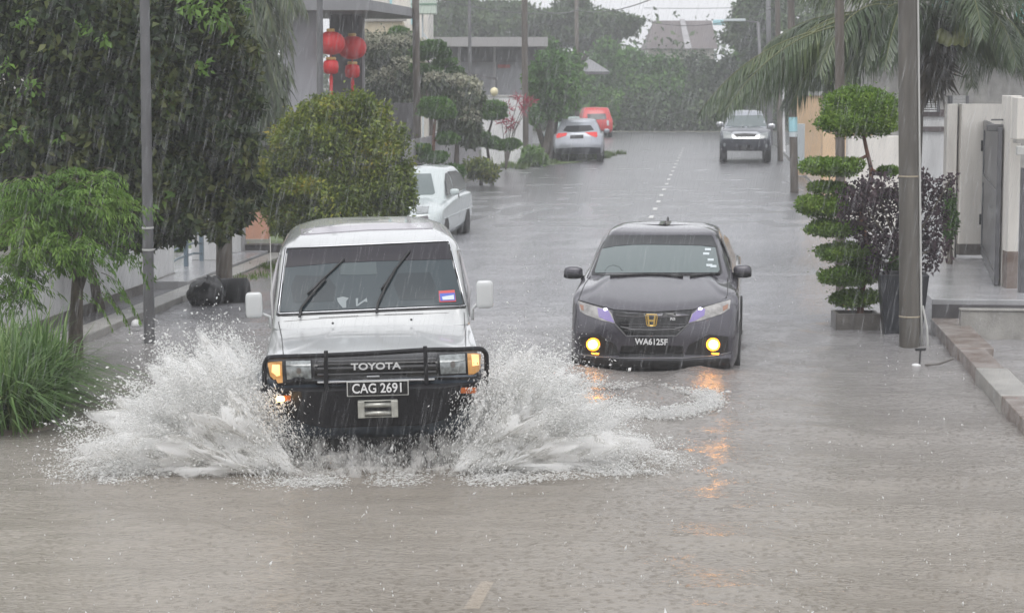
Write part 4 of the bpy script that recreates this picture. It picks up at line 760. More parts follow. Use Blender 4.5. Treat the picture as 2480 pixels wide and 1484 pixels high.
topiary('topiary_tree', 'bright green topiary with a big dome over stacked clipped pads in front of the palm', b_, [(2088, 700), (2100, 600), (2085, 520), (2110, 430), (2098, 360), (2085, 300)],
        [(2072, 264, 106, 70), (2072, 300, 112, 42), (2015, 405, 88, 28), (2000, 455, 54, 16), (1990, 500, 78, 34), (2035, 460, 34, 12), (2025, 553, 80, 26), (2050, 612, 84, 30), (2050, 668, 82, 30), (2075, 722, 68, 27), (2150, 415, 26, 12), (2150, 470, 24, 12), (2095, 640, 40, 24)], LM['topi'], 24.2, 2600, .042, .042, M['barkred'])
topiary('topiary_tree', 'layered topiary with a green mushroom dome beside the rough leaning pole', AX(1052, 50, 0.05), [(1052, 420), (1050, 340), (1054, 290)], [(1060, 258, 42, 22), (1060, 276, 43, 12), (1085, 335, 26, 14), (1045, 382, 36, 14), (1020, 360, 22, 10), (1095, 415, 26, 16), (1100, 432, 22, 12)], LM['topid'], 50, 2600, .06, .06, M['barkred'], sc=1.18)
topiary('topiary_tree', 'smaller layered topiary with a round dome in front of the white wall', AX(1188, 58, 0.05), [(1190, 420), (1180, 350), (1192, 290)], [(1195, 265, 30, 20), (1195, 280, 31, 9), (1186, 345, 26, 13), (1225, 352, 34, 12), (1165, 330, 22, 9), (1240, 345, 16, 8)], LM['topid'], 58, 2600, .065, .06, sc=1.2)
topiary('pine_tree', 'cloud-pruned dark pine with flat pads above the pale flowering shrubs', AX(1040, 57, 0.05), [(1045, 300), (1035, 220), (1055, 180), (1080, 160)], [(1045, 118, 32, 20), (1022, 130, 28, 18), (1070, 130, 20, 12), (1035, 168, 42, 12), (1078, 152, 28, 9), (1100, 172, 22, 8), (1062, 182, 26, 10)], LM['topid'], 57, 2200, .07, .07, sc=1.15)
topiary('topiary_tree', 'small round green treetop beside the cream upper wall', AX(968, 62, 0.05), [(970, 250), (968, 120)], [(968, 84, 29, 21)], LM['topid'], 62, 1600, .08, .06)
# pale flowering, weeping shrubs
def weeper(label, px, Z, rows, n=9000):
    b = AX(px, Z, .05); t = empty('flowering_shrub', b, 0, label, 'shrub', 'pale flowering shrubs by the fence'); k = Z / FPX; cl = []; bl = []
    for (x, y, rx, rz) in rows:
        c = A(x, y, Z + random.uniform(-.4, .4)) - b; cl.append((c.x, c.y, c.z, rx * k, rx * k, rz * k)); bl.append((c.x, c.y - rx * k * .2, c.z + rz * k * .55, rx * k * .95, rx * k * .9, rz * k * .5))
    V, F = cloud(int(n * 1.5), cl, .12, .4, .9, .5, .25, .5); npmesh('crown', V, F, LM['weep'], t); V, F = cloud(n // 2, bl, .08, .8, .2, .6, .3, .8); npmesh('blossom', V, F, LM['bloom'], t)
    mb = MB(); limbs(mb, (0, 0, 0), (0, 0, 1.4), cl + cl, .09, 4); mb.build('trunk', M['bark'], t, True)
weeper('tall pale flowering shrub right of the red lanterns', 940, 60, [(925, 130, 45, 45), (980, 125, 45, 40), (900, 175, 34, 50), (985, 190, 45, 50), (935, 215, 45, 50), (955, 260, 40, 50), (1030, 210, 34, 40), (885, 110, 22, 30)], 11000)
weeper('pale flowering shrub with weeping sides between the two mushroom topiaries', 1108, 53, [(1110, 215, 40, 32), (1085, 235, 30, 40), (1135, 240, 34, 45), (1112, 280, 38, 55), (1140, 310, 24, 50), (1085, 300, 22, 40), (1060, 200, 26, 24)], 9000)

# ---------------------------------------------------------------- big palm on the right
def frond(b, p, d, ln, nl=64, ll=.55, droop=.10, lm=None, parent=None, w=.03, hang=.8):
    p = Vector(p); v = Vector(d).normalized(); pts = []; q = p.copy(); st = 22
    for i in range(st + 1): pts.append(q.copy()); q = q + v * ln / st; v = (v + Vector((0, 0, -droop * (.5 + i / st)))).normalized()
    mb = MB().tube(pts, [.022 * (1 - .85 * i / st) for i in range(st + 1)], 5); Vs, Fs = [], []
    for k in range(nl):
        t = .06 + .93 * k / nl; i = min(st - 1, int(t * st)); c = pts[i].lerp(pts[i + 1], t * st - i); dr = (pts[i + 1] - pts[i]).normalized(); sd = dr.cross(Z3).normalized() if dr.cross(Z3).length > .05 else Vector((1, 0, 0))
        for s in (-1, 1):
            L = ll * (math.sin(math.pi * min(1, t * .85 + .12)) ** .6) * random.uniform(.85, 1.1); e = (sd * s * random.uniform(.5, .9) + dr * .75 + Vector((0, 0, -hang * random.uniform(.25, .6)))).normalized()
            m_ = c + e * L * .45; e2 = (e + Vector((random.gauss(0, .06), random.gauss(0, .06), -hang))).normalized(); tip = m_ + e2 * L * .6; wd = dr * w * .5
            n0 = len(Vs); Vs += [c - wd * .6, c + wd * .6, m_ + wd, m_ - wd, tip]; Fs += [(n0, n0 + 1, n0 + 2, n0 + 3), (n0 + 3, n0 + 2, n0 + 4, n0 + 4)]
    f4 = np.array([f for f in Fs if len(set(f)) == 4]); mbl = MB(); mbl.add([tuple(v) for v in Vs], [f if len(set(f)) == 4 else f[:3] for f in Fs]); lf = mbl.build('frond', lm, parent); me = mb.build('rachis', M['rachis'], lf, True); return lf
M['rachis'] = mat('palm_rachis', (.11, .12, .04), .5)
pb = AX(2203, 32.5, .05); pm = empty('coconut_palm', pb, 0, 'coconut palm with long arching fronds behind the concrete utility pole', 'palm')
hub = A(2262, 40, 32.5) - pb
MB().tube([(0, 0, -.2), (0, 0, 0), (.01, 0, hub.z * .35), (.03, 0, hub.z * .62), hub * .82 + Vector((-.02, 0, 0)), hub], [.2, .15, .14, .14, .15, .17], 12).build('trunk', M['bark'], pm, True)
HP2 = hub + pb
def fto(x0, y0, x1, y1, Z0, Z1, up, ln=None, **k):
    """frond that leaves the crown near one pixel and ends near another"""
    x0 -= 34; a, b = A(x0, y0, Z0) - pb, A(x1, y1, Z1) - pb; d = b - a; L = ln or d.length * 1.18; dd = d.normalized() + Vector((0, 0, up)); return frond(pb, a, dd, L, parent=pm, lm=LM['palm'], **{**k, 'nl': int(k['nl'] * 1.5)})
fto(2290, 95, 1745, 210, 32.5, 31, .42, ll=.85, nl=88, droop=.062, hang=1.0)
fto(2290, 100, 1800, 190, 32.5, 30, .40, ll=.8, nl=84, droop=.062, hang=1.0)
fto(2290, 110, 1960, 330, 32.5, 31.5, .85, ll=.85, nl=84, droop=.095, hang=1.1)
fto(2290, 115, 2035, 390, 32.5, 33, 1.2, ll=.75, nl=70, droop=.11, hang=1.1)
fto(2290, 110, 1930, 300, 33, 34, .8, ll=.9, nl=80, droop=.095, hang=1.1)
fto(2295, 60, 1900, 60, 33, 34, .30, ll=.9, nl=80, droop=.05, hang=1.0)
fto(2300, 10, 1990, -60, 33, 34, .3, ll=.9, nl=70, droop=.05, hang=1.2)
fto(2300, -10, 2100, -100, 33, 31, .5, ll=.9, nl=70, droop=.06, hang=1.2)
fto(2310, 100, 2420, 330, 32.5, 31.5, 1.4, ll=.7, nl=80, droop=.13, hang=.9)
fto(2310, 95, 2440, 290, 32.5, 30.5, 1.2, ll=.7, nl=80, droop=.12, hang=.9)
fto(2310, 100, 2560, 210, 32.5, 32, .55, ll=.8, nl=80, droop=.08, hang=1.0)
fto(2310, 60, 2620, 120, 32.5, 31, .35, ll=.9, nl=80, droop=.06, hang=1.1)
fto(2310, 30, 2640, 40, 33, 31, .3, ll=.9, nl=80, droop=.05, hang=1.2)
fto(2300, 20, 2500, -60, 33, 30, .3, ll=.9, nl=80, droop=.05, hang=1.2)
fto(2300, 100, 2250, 330, 33, 35, 1.3, ll=.8, nl=80, droop=.13, hang=1.1)
fto(2300, 100, 2330, 360, 33, 34.5, 1.2, ll=.8, nl=80, droop=.13, hang=1.1)
fto(2300, 60, 2150, 240, 33, 30.5, .9, ll=.8, nl=80, droop=.10, hang=1.1)
fto(2290, 90, 1775, 250, 32.5, 32, .55, ll=.9, nl=80, droop=.075, hang=1.1)
fto(2290, 90, 1850, 130, 32.5, 33, .36, ll=.9, nl=80, droop=.055, hang=1.1)
fto(2290, 100, 2000, 250, 32.5, 30, .85, ll=.85, nl=80, droop=.09, hang=1.1)
fto(2290, 100, 2080, 330, 32.5, 31, 1.0, ll=.8, nl=80, droop=.10, hang=1.1)
fto(2290, 100, 2500, 260, 32.5, 32, .8, ll=.85, nl=80, droop=.09, hang=1.1)
fto(2290, 60, 2060, 40, 32.5, 31, .5, ll=.9, nl=80, droop=.07, hang=1.2)
fto(2290, 60, 2380, 60, 32.5, 29.5, .8, ll=.9, nl=80, droop=.10, hang=1.2)
for (x1_, y1_, Z1_, up_, dr_) in ((1800, 300, 33, .75, .09), (1860, 260, 30.5, .65, .08), (1900, 180, 34, .5, .07), (1940, 390, 32, 1.1, .11), (2040, 300, 34, .9, .1), (1790, 170, 33.5, .38, .06), (2130, 380, 31, 1.3, .12), (2480, 340, 33, 1.1, .11), (2400, 200, 34, .9, .1)): fto(2290, 95, x1_, y1_, 32.5, Z1_, up_, ll=1.0, nl=76, droop=dr_, hang=1.3)
M['nut'] = mat('coconut_husk', (.22, .24, .07), .5)
for (x, y) in ((2330, 75), (2345, 82), (2318, 92), (2300, 95), (2352, 68), (2285, 88), (2340, 96)): p = A(x - 5, y, 32.0) - pb; MB().lathe([(.02, -.12), (.09, -.07), (.11, 0), (.085, .08), (.02, .12)], p, 10).build('coconut', M['nut'], pm, True)
V, F = cloud(1500, [(hub.x, hub.y, hub.z - .2, .28, .28, .45), (hub.x, hub.y, hub.z - .7, .2, .2, .35)], .4, .12, 1.2, .3, .2, .6); npmesh('fibre_skirt', V, F, leafmat('palm_fibre', [(0, (.02, .018, .015)), (1, (.09, .075, .045))], .7, .05), pm)
# shaggy palm behind the dark tree
pb = AX(590, 46, 0.03); sp = empty('shaggy_palm', pb, 0, 'tall shaggy palm with hanging fronds left of the grey porch', 'palm'); hub = A(590, -30, 46) - pb
MB().tube([(0, 0, -.2), (0, 0, 2), hub], [.25, .2, .17], 10).build('trunk', M['bark'], sp, True)
for i in range(30):
    a = i * 2.4; up = random.uniform(-.3, 1.4); frond(pb, hub + Vector((0, 0, -.5 * random.random())), (math.cos(a), math.sin(a), up), random.uniform(1.4, 2.2), 40, .75, .16, LM['palmb'], sp, .035, 1.4)
V, F = cloud(5200, [(hub.x - .1, hub.y, hub.z - .9, .95, .9, 1.0), (hub.x, hub.y, hub.z - 1.9, .95, .9, .9), (hub.x + .05, hub.y, hub.z - 2.6, .8, .7, .5)], .6, .06, 1.8, .5, .2, .6); npmesh('dead_skirt', V, F, LM['palmb'], sp)

# ---------------------------------------------------------------- far trees across the end of the street
def ftree(label, px, Z, cy, rx, rz, n, lm, size=.30, nc=22, f=.36, r0=.2, droop=.2, shell=.35, rough=.25, flat=1., gy=None):
    c, r = E(px, cy, Z, rx, rz, rx * .7); return tree('far_tree', label, 'tree', tuple(AX(px, Z, .03)), c, r, n, size, lm, M['bark'], r0, nc, f, 'trees across the end of the street', .5, droop, 7, shell, rough, flat=flat)
ftree('rounded mid green tree behind the red hatchback, lighter than its neighbours', 1540, 124, 215, 125, 118, 15000, LM['far1'], .3)
ftree('bushy dull tree directly behind the pale wet bend left of the pick-up', 1690, 126, 235, 110, 105, 14000, LM['far2'], .3)
ftree('dense green tree behind the left end of the palm fronds', 1830, 126, 200, 110, 135, 14000, LM['far1'], .3)
ftree('low dark bushy tree right of the pick-up behind the poles', 1960, 122, 230, 90, 95, 9000, LM['far2'], .3)
ftree('tall spreading tree with airy flat layers against the sky, left of the sky gap', 1400, 135, 60, 170, 75, 14000, LM['far2'], .32, 26, .26, .3, shell=.5, flat=.5)
ftree('airy tall tree whose crown tops the middle of the photo, left one', 1240, 140, 70, 150, 85, 12000, LM['far2'], .32, 24, .26, .3, shell=.5, flat=.5)
ftree('tall leafy tree on the right side of the sky gap', 1850, 118, 60, 130, 95, 15000, LM['far2'], .28, 26, .28, .3, shell=.5, flat=.7)
ftree('tall grey-green tree above the flat grey roof behind the slim post', 1110, 130, 70, 95, 90, 9000, LM['far2'], .32, 20, .3)
ftree('green tree standing between the two poles over the verge', 1340, 96, 190, 75, 85, 9000, LM['far1'], .24, 22, .34, .18)
ftree('pale green bush behind the silver crossover near the far pole', 1440, 112, 260, 70, 62, 7000, LM['far1'], .24)
ftree('tall tree right of the far poles, mostly behind the palm', 2010, 108, 60, 120, 110, 11000, LM['far2'], .28)
ftree('dark tree behind the right hand palm', 2200, 90, 110, 190, 150, 13000, LM['far2'], .26)
ftree('dark tree behind the palm at the right edge of the photo', 2420, 75, 90, 200, 130, 13000, LM['far2'], .24)
ftree('low green tree behind the dark flat carport beam', 1230, 88, 200, 60, 55, 5000, LM['far1'], .2)
ftree('bright green tree left of the far pole behind the white wall', 1160, 92, 215, 50, 45, 4500, LM['far1'], .2)
ftree('light green tree in the middle of the far wood, between its duller neighbours', 1615, 121, 222, 80, 90, 11000, LM['far1'], .26)
ftree('yellowish green tree just left of the lighter rounded one', 1475, 119, 185, 70, 95, 10000, LM['far1'], .26)
ftree('dull olive tree under the brown tiled roof', 1740, 120, 222, 70, 85, 9000, LM['far2'], .26)
# low undergrowth that closes the far side of the bend
cl = []; 
for i in range(46): x = 1290 + i * 20; p = AX(x, 119 + random.uniform(-1.5, 2), random.uniform(.3, 1.2)); cl.append((p.x, p.y, p.z, 1.6, 1.3, random.uniform(.9, 1.6)))
V, F = cloud(30000, cl, .26, .5, .2, .4, .25, .6); tag(npmesh('undergrowth', V, F, LM['far2']), 'mass of dark undergrowth beneath the far trees', 'undergrowth', None, 'stuff')
cl = []
for i in range(70): x = -300 + i * 60; p = AX(x, 150 + random.uniform(-5, 10), random.uniform(1, 4)); cl.append((p.x, p.y, p.z, 3.2, 2.5, random.uniform(2, 4)))
V, F = cloud(26000, cl, .5, .5, .2, .4, .25, .6); tag(npmesh('distant_woods', V, F, LM['far2']), 'hazy distant wood behind the houses and far trees', 'wood', None, 'stuff')
# leaning verge tree beside the silver crossover
b = AX(1322, 74, .05); t = empty('verge_tree', b, 0, 'leaning tree with thick dark trunk on the grass verge by the crossover', 'tree'); k = 74 / FPX; cl = []
for (x, y, rx, rz) in ((1350, 200, 45, 40), (1320, 240, 38, 40), (1370, 230, 35, 35), (1300, 200, 34, 40), (1335, 160, 45, 30), (1345, 265, 30, 28), (1300, 270, 22, 32)): c = A(x, y, 74 + random.uniform(-.5, .5)) - b; cl.append((c.x, c.y, c.z, rx * k, rx * k, rz * k))
V, F = cloud(8000, cl, .17, .45, .5, .45, .25, .6); npmesh('crown', V, F, LM['far1'], t); mb = MB(); mb.tube([(-.1, 0, -.2), (0, 0, 0), (.15, 0, .8), (.35, 0, 1.9), (.2, 0, 3)], [.32, .26, .22, .17, .1], 10)
mb.tube([(0, 0, .3), (-.3, 0, 1.2), (-.35, 0, 2.6)], [.12, .1, .05], 8)
for c in cl: mb.tube([(.25, 0, 1.6), tuple(c[:3])], [.07, .03], 6)
mb.build('trunk', M['bark'], t, True)
# verge grass, low plants
gp = [tuple(G(x, y, .0)) for x, y in ((1290, 395), (1310, 390), (1340, 388), (1370, 385), (1400, 388), (1430, 385), (1460, 380), (1485, 377), (1300, 380), (1340, 376), (1270, 400), (1260, 405), (1250, 395), (1380, 378), (1320, 400))]
gp2 = [(x + random.uniform(-.5, .3), y + random.uniform(-2, 1.5), 0.02) for x, y, z in gp for _ in range(6)]
grass('verge_grass', 'short wet grass on the verge under the silver crossover', gp2, 9000, .2, LM['verge'], 'grass', .6, .012)
mb = MB(); pa = [G(1245, 408), G(1300, 404), G(1400, 395), G(1490, 379), G(1420, 370), G(1330, 366), G(1240, 368)]; V_ = [(q.x, q.y, .035) for q in pa] + [(q.x, q.y, -.2) for q in pa]; nn = len(pa)
o = MB().add(V_, [tuple(range(nn))] + [(i, (i + 1) % nn, (i + 1) % nn + nn, i + nn) for i in range(nn)]).build('grass_verge', M['lawn']); o['kind'] = 'structure'
def shrub(label, px, Z, cy, rx, rz, n, lm, size=.12, nc=8, cat='shrub', name='low_shrub', group=None):
    c, r = E(px, cy, Z, rx, rz); return tree(name, label, cat, tuple(AX(px, Z, .03)), c, r, n, size, lm, M['bark'], .05, nc, .45, group, .45, .2, 4, .4)
shrub('yellow-green low plants at the foot of the red-leaf pole', 1290, 69, 378, 38, 22, 2500, LM['young'], .14)
shrub('olive bush under the smaller layered topiary', 1165, 57, 405, 50, 32, 4200, LM['yellow'], .10)
shrub('dark weedy bush at the foot of the mushroom topiary, near the parked saloon', 1100, 50, 420, 26, 18, 1600, LM['topid'], .09)
shrub('green climber hanging beside the cream gate wall', 2298, 29.5, 525, 22, 66, 2600, LM['topid'], .06, 8, 'climber', 'climbing_plant')
b = AX(1225, 66, .05); t = empty('ti_plant', b, 0, 'thin stems with crimson leaf tufts in front of the white wall', 'plant'); mb = MB(); cl = []
for (x, y) in ((1228, 262), (1255, 238), (1285, 248), (1268, 268), (1240, 300), (1232, 310), (1272, 245), (1215, 295)):
    c = A(x, y, 66) - b; mb.tube([(0, 0, 0), (c.x * .4, 0, c.z * .6), c], [.02, .015, .01], 5); cl.append((c.x, c.y, c.z, .13, .13, .10))
V, F = cloud(330, cl, .22, .14, -.1, .1, .1, .6); npmesh('leaf_tuft', V, F, LM['redl'], t); mb.build('stem', M['bark'], t)

# ---------------------------------------------------------------- purple shrub in the tall black pot
bp_ = AX(2183, 23.6, -.1); t = empty('plant_pot', bp_, 0, 'tall square black plant pot behind the concrete pole', 'plant pot')
mb = MB(); hw, hb, H_ = .275, .20, .80
mb.add([(-hb, -hb, 0), (hb, -hb, 0), (hb, hb, 0), (-hb, hb, 0), (-hw, -hw, H_), (hw, -hw, H_), (hw, hw, H_), (-hw, hw, H_), (-hw + .03, -hw + .03, H_), (hw - .03, -hw + .03, H_), (hw - .03, hw - .03, H_), (-hw + .03, hw - .03, H_), (-hw + .04, -hw + .04, H_ - .06), (hw - .04, -hw + .04, H_ - .06), (hw - .04, hw - .04, H_ - .06), (-hw + .04, hw - .04, H_ - .06)],
       [(0, 1, 5, 4), (1, 2, 6, 5), (2, 3, 7, 6), (3, 0, 4, 7), (4, 5, 9, 8), (5, 6, 10, 9), (6, 7, 11, 10), (7, 4, 8, 11), (8, 9, 13, 12), (9, 10, 14, 13), (10, 11, 15, 14), (11, 8, 12, 15), (12, 13, 14, 15)])
mb.build('pot', mat('pot_black', (.025, .027, .033), .35, var=.3, vscale=5), t, bevel=.008)
b = bp_ + Vector((0, 0, .74)); t = empty('purple_shrub', b, 0, 'dark purple-leaved shrub spreading out of the tall black pot', 'shrub'); k = 23.6 / FPX; cl = []; mb = MB()
for (x, y, rx, rz) in ((2120, 455, 60, 40), (2080, 480, 45, 40), (2150, 500, 60, 45), (2065, 520, 36, 28), (2110, 560, 50, 38), (2250, 470, 42, 36), (2290, 455, 24, 28), (2262, 530, 38, 40), (2275, 600, 30, 32), (2240, 590, 34, 36), (2150, 590, 45, 34), (2125, 640, 28, 30), (2255, 640, 22, 22), (2200, 470, 50, 40), (2200, 560, 40, 30), (2305, 430, 14, 16), (2235, 430, 20, 18)):
    c = A(x, y, 23.6 + random.uniform(-.25, .2)) - b; cl.append((c.x, c.y, c.z, rx * k, rx * k * .9, rz * k)); m_ = c * .5 + Vector((0, 0, .1)); mb.tube([(0, 0, -.05), (0, 0, .25), m_, c], [.03, .024, .013, .005], 6)
V, F = cloud(4300, cl, .055, .55, .2, .35, .25, .8); npmesh('crown', V, F, LM['purple'], t); mb.build('stem', M['bark'], t)
b = AX(2185, 24.6, .1); shrub('fine dark green plant behind the black pot', 2170, 24.3, 640, 26, 30, 1200, LM['topid'], .05)

# ---------------------------------------------------------------- right hand kerb, ramp, walls and gate
def px_box(name, m, x0, x1, Y0, Y1, z0, z1, parent=None, bevel=.01): return MB().bx(x0, x1, Y0, Y1, z0, z1).build(name, m, parent, bevel=bevel)
t = empty('kerb_wall', (2.6, 20, 0), 0, 'low stained stone kerb wall running beside the flooded gutter at right', 'kerb'); ys_ = [17.0, 18.35, 20.1, 21.6, 24.3]
for i in range(4): px_box('kerb_block', M['slab'] if i != 1 else M['conc'], -.06 - .012 * (i % 2), (.21, .23, .21, .30)[i], ys_[i] - 20 + .004, ys_[i + 1] - 20 - .004, -.4, .135 + .006 * (i % 2), t)
px_box('kerb_block', M['conc'], .06, .7, 16.2 - 20, 16.9 - 20, -.4, .10, t)
t = empty('ramp_wall', (2.8, 23.6, 0), 0, 'grey concrete wall crossing the gutter in front of the driveway', 'low wall')
px_box('wall', M['conc'], -.02, 2.6, -.06, .06, -.35, .31, t); px_box('coping', M['conc'], -.03, 2.61, -.075, .075, .311, .335, t)
for x_ in (.9, 1.75): px_box('joint', M['concd'], x_, x_ + .008, -.064, -.05, -.2, .30, t, 0)
tag(px_box('low_step', M['concd'], 4.0, 4.7, 21.6, 23.5, -.4, .14), 'dark wet concrete block at the right edge below the ramp wall', 'block')
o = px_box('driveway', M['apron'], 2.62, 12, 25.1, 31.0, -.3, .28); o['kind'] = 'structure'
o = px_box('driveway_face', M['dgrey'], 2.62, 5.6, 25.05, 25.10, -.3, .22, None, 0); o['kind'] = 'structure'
o = px_box('pavement', M['apron'], 2.7, 3.6, 31.0, 92, -.2, .10); o['kind'] = 'structure'
o = px_box('yard', M['apron'], 3.6, 14, 31.0, 92, -.2, .09); o['kind'] = 'structure'
def wallpx(name, label, x0, x1, Z, yt, z0=.0, th=.25, m=None, cat='wall', parts=(), group=None, slope=0.):
    a, b = AX(x0, Z, z0), AX(x1, Z, z0); o = empty(name, (a + b) / 2, math.atan2((b - a).y, (b - a).x), label, cat, group); L = (b - a).length; H = A(x0, yt, Z).z - z0
    MB().bx(-L / 2, L / 2, 0, th, 0, H).build('wall', m, o, bevel=.01)
    for nm, u0, u1, h0, h1, pr, mm in parts: MB().bx(-L / 2 + u0 * L, -L / 2 + u1 * L, -pr, th * .5 if pr > 0 else th, h0 * H, h1 * H).build(nm, mm, o, bevel=.005)
    return o, L, H
wallpx('gate_pillar', 'tall cream gate wall with a grey base, right of the dark slot', 2321, 2437, 31, 252, .28, .22, M['cream'], 'gate wall', (('base', -.004, 1.004, 0, .075, .012, M['concd']),))
wallpx('gate_pillar', 'narrow cream wall panel left of the dark slot', 2286, 2311, 31.1, 252, .10, .22, M['cream'], 'gate wall')
tag(MB().box(AX(2316, 31.25, 1.3), (.03, .1, 2.4), TH).build('slot_shade_strip', M['gatemetal']), 'dark narrow strip added for the shade in the slot between two cream walls', 'dark strip')  # dark strip added in place of the shaded open gap
wallpx('boundary_wall', 'white boundary wall with brown banded coping behind the concrete pole', 2225, 2292, 36, 275, .05, .25, M['white'], 'wall', (('coping', -.01, 1.01, .975, 1.03, .04, M['pink2'] if 'pink2' in M else M['rooft']), ('coping', -.01, 1.01, .86, .90, .04, M['rooft'])))
for x0, x1, y0, y1, lb, Z in ((2237, 2263, 238, 272, 'pale slatted pillar lamp standing on the white boundary wall', 36), (2303, 2338, 232, 252, 'whiter slatted pillar lamp on top of the cream gate wall', 31.3)):
    a = A(x0, y1, Z); b = A(x1, y0, Z); o = empty('pillar_lamp', (a + b) / 2 - Z3 * (b.z - a.z) / 2, TH, lb, 'lamp', 'slatted pillar lamps'); wd = (b - a).length * .8; hh_ = b.z - a.z
    for i in range(6): MB().box((0, 0, hh_ * (i + .5) / 6), (wd, .16, hh_ / 11)).build('slat', M['white'], o)
    for s in (-1, 1): MB().box((s * wd * .62, 0, hh_ / 2), (wd * .2, .18, hh_)).build('post', M['gatemetal'], o)
    MB().box((0, .05, hh_ / 2), (wd * .9, .05, hh_ * .98)).build('core', M['conc'], o)
# sliding gate leaf seen nearly edge on, pillar and lintel beyond it
g0, g1 = AX(2379, 31.0, .29), AX(2413, 26.3, .29); o = empty('metal_gate', g0, math.atan2((g1 - g0).y, (g1 - g0).x), 'open dark grey metal gate leaf folded beside the cream wall', 'gate'); L = (g1 - g0).length; H_ = A(2379, 292, 31).z - .29
for nm, x0, x1, z0_, z1_ in (('stile', 0, .12, 0, H_), ('stile', L - .14, L, 0, H_), ('rail', .12, L - .14, H_ - .14, H_), ('rail', .12, L - .14, .02, .14), ('rail', .12, L - .14, H_ * .55, H_ * .55 + .1)): MB().bx(x0, x1, -.03, .03, z0_, z1_).build(nm, M['gatemetal'], o, bevel=.006)
MB().bx(.12, L - .14, -.008, .012, .14, H_ - .14).build('infill', M['gatemetal'], o)
for z_ in (.45, 1.55): MB().bx(-.10, .02, -.06, -.03, z_, z_ + .16).build('hinge', M['black'], o)
g0, g1 = AX(2414, 26.6, .29), AX(2438, 25.9, .29); wallpx('panelled_wall', 'white panelled wall piece between the gate leaf and the near pillar', 2414, 2437, 26.6, 325, .28, .1, M['white'], 'wall', (('groove', -.01, 1.01, .36, .367, .004, M['concd']), ('groove', -.01, 1.01, .22, .227, .004, M['concd']), ('groove', -.01, 1.01, .09, .097, .004, M['concd']), ('panel_slot', .02, .14, .38, .72, .006, M['gatemetal'])))
o, L, H = wallpx('gate_pillar', 'near cream gate pillar with a tall dark stained base at the right edge', 2437, 2463, 26.0, 232, .26, .5, M['cream'], 'gate wall', (('base', -.01, 1.01, 0, .2, .012, M['slab']),))
wallpx('lintel_wall', 'cream wall block above the small letter box at the far right edge', 2462, 2540, 25.4, 236, A(2462, 338, 25.4).z, .3, M['cream'], 'wall', (('ledge', -.02, 1.02, -.09, -.001, .02, M['conc']),))
p = A(2474, 365, 25.2); tag(MB().box(p, (.12, .1, .11), TH).build('letter_box', M['pgrey'], bevel=.01), 'small grey letter box under the cream block at right', 'letter box')
tag(MB().box(AX(2476, 25.5, .95), (.06, .12, 1.75), TH).build('gate_post', M['gatemetal'], bevel=.005), 'dark gate post at the far right edge beside the near pillar', 'post')
p = A(2415, 300, 26.4); o = empty('gate_latch', p, TH, 'grey metal latch bracket at the top of the gate leaf', 'latch'); MB().box((0, 0, -.05), (.26, .06, .09)).build('bracket', M['steel'], o, bevel=.01); MB().box((0, 0, .05), (.15, .03, .02)).build('bolt', M['gatemetal'], o)
wallpx('peach_wall', 'peach coloured garden wall behind the notice pole', 1928, 1990, 62, 226, .05, .3, M['peach'], 'wall', (('coping', -.01, 1.01, .97, 1.02, .05, M['pgrey']),))
wallpx('peach_wall', 'long peach garden wall seen under the palm fronds', 1990, 2110, 48, 320, .05, .3, M['peach'], 'wall')
wallpx('banner', 'pale banner leaning against the peach wall', 1930, 1948, 60, 300, .35, .04, M['stwhite'], 'banner')
wallpx('garden_wall', 'pale wall under the palm behind the dome topiary trunk', 2050, 2225, 40, 330, .05, .25, M['cream'], 'wall')
# small house behind the palm, upper right
o = empty('tiled_house', AX(2430, 52, .05), TH, 'house with a dark tiled roof and turquoise windows behind the palm fronds', 'house')
MB().bx(-3.4, 5, 0, 6, 0, 5.4).build('wall', M['conc'], o)
MB().add([(-3.9, -.8, 3.4), (5.5, -.8, 3.4), (5.5, .2, 4.1), (-3.9, .2, 4.1), (-3.9, -.8, 3.3), (5.5, -.8, 3.3), (5.5, .2, 3.9), (-3.9, .2, 3.9)], [(0, 1, 2, 3), (4, 7, 6, 5), (0, 4, 5, 1), (1, 5, 6, 2), (2, 6, 7, 3), (3, 7, 4, 0)]).build('roof', M['dgrey'], o)
tq = mat('turquoise_glass', (.10, .5, .46), .3)
for x in (-1.9, .2, .75, 1.3): MB().bx(x, x + .4, -.03, .03, 4.35, 5.1).build('window', tq, o, bevel=.01)
# planter trough under the topiary
tb = G(2075, 802, 0); o = empty('planter_trough', tb + Vector((0, .25, 0)), TH, 'low grey concrete planter trough under the stacked topiary', 'planter')
for (x0, x1, y0, y1) in ((-.26, .26, -.2, -.16), (-.26, .26, .16, .2), (-.26, -.22, -.159, .159), (.22, .26, -.159, .159)): MB().bx(x0, x1, y0, y1, -.15, .2).build('side', M['concd'], o, bevel=.006)
MB().bx(-.219, .219, -.159, .159, -.12, .15).build('soil', M['soil'], o)
# little black T-handled stake with a rope to the kerb
p = G(2226, 886); o = empty('stake', p, TH, 'small black T-handled stake on a white float beside the big pole', 'stake')
MB().tube([(0, 0, -.05), (.01, 0, .165)], .009, 8).build('shaft', M['black'], o, True); MB().box((.01, 0, .17), (.11, .03, .026), .2).build('handle', M['black'], o, bevel=.006); MB().lathe([(.045, -.02), (.05, 0), (.04, .018), (.015, .025)], (-.03, 0, .0), 16).build('float', M['white'], o, True)
a, b = G(2240, 884, .01), G(2310, 868, .1); tag(MB().tube([a, a.lerp(b, .5) + Vector((0, 0, -.02)), b], .012, 6).build('rope', M['concd']), 'dark rope running from the stake to the kerb wall', 'rope')

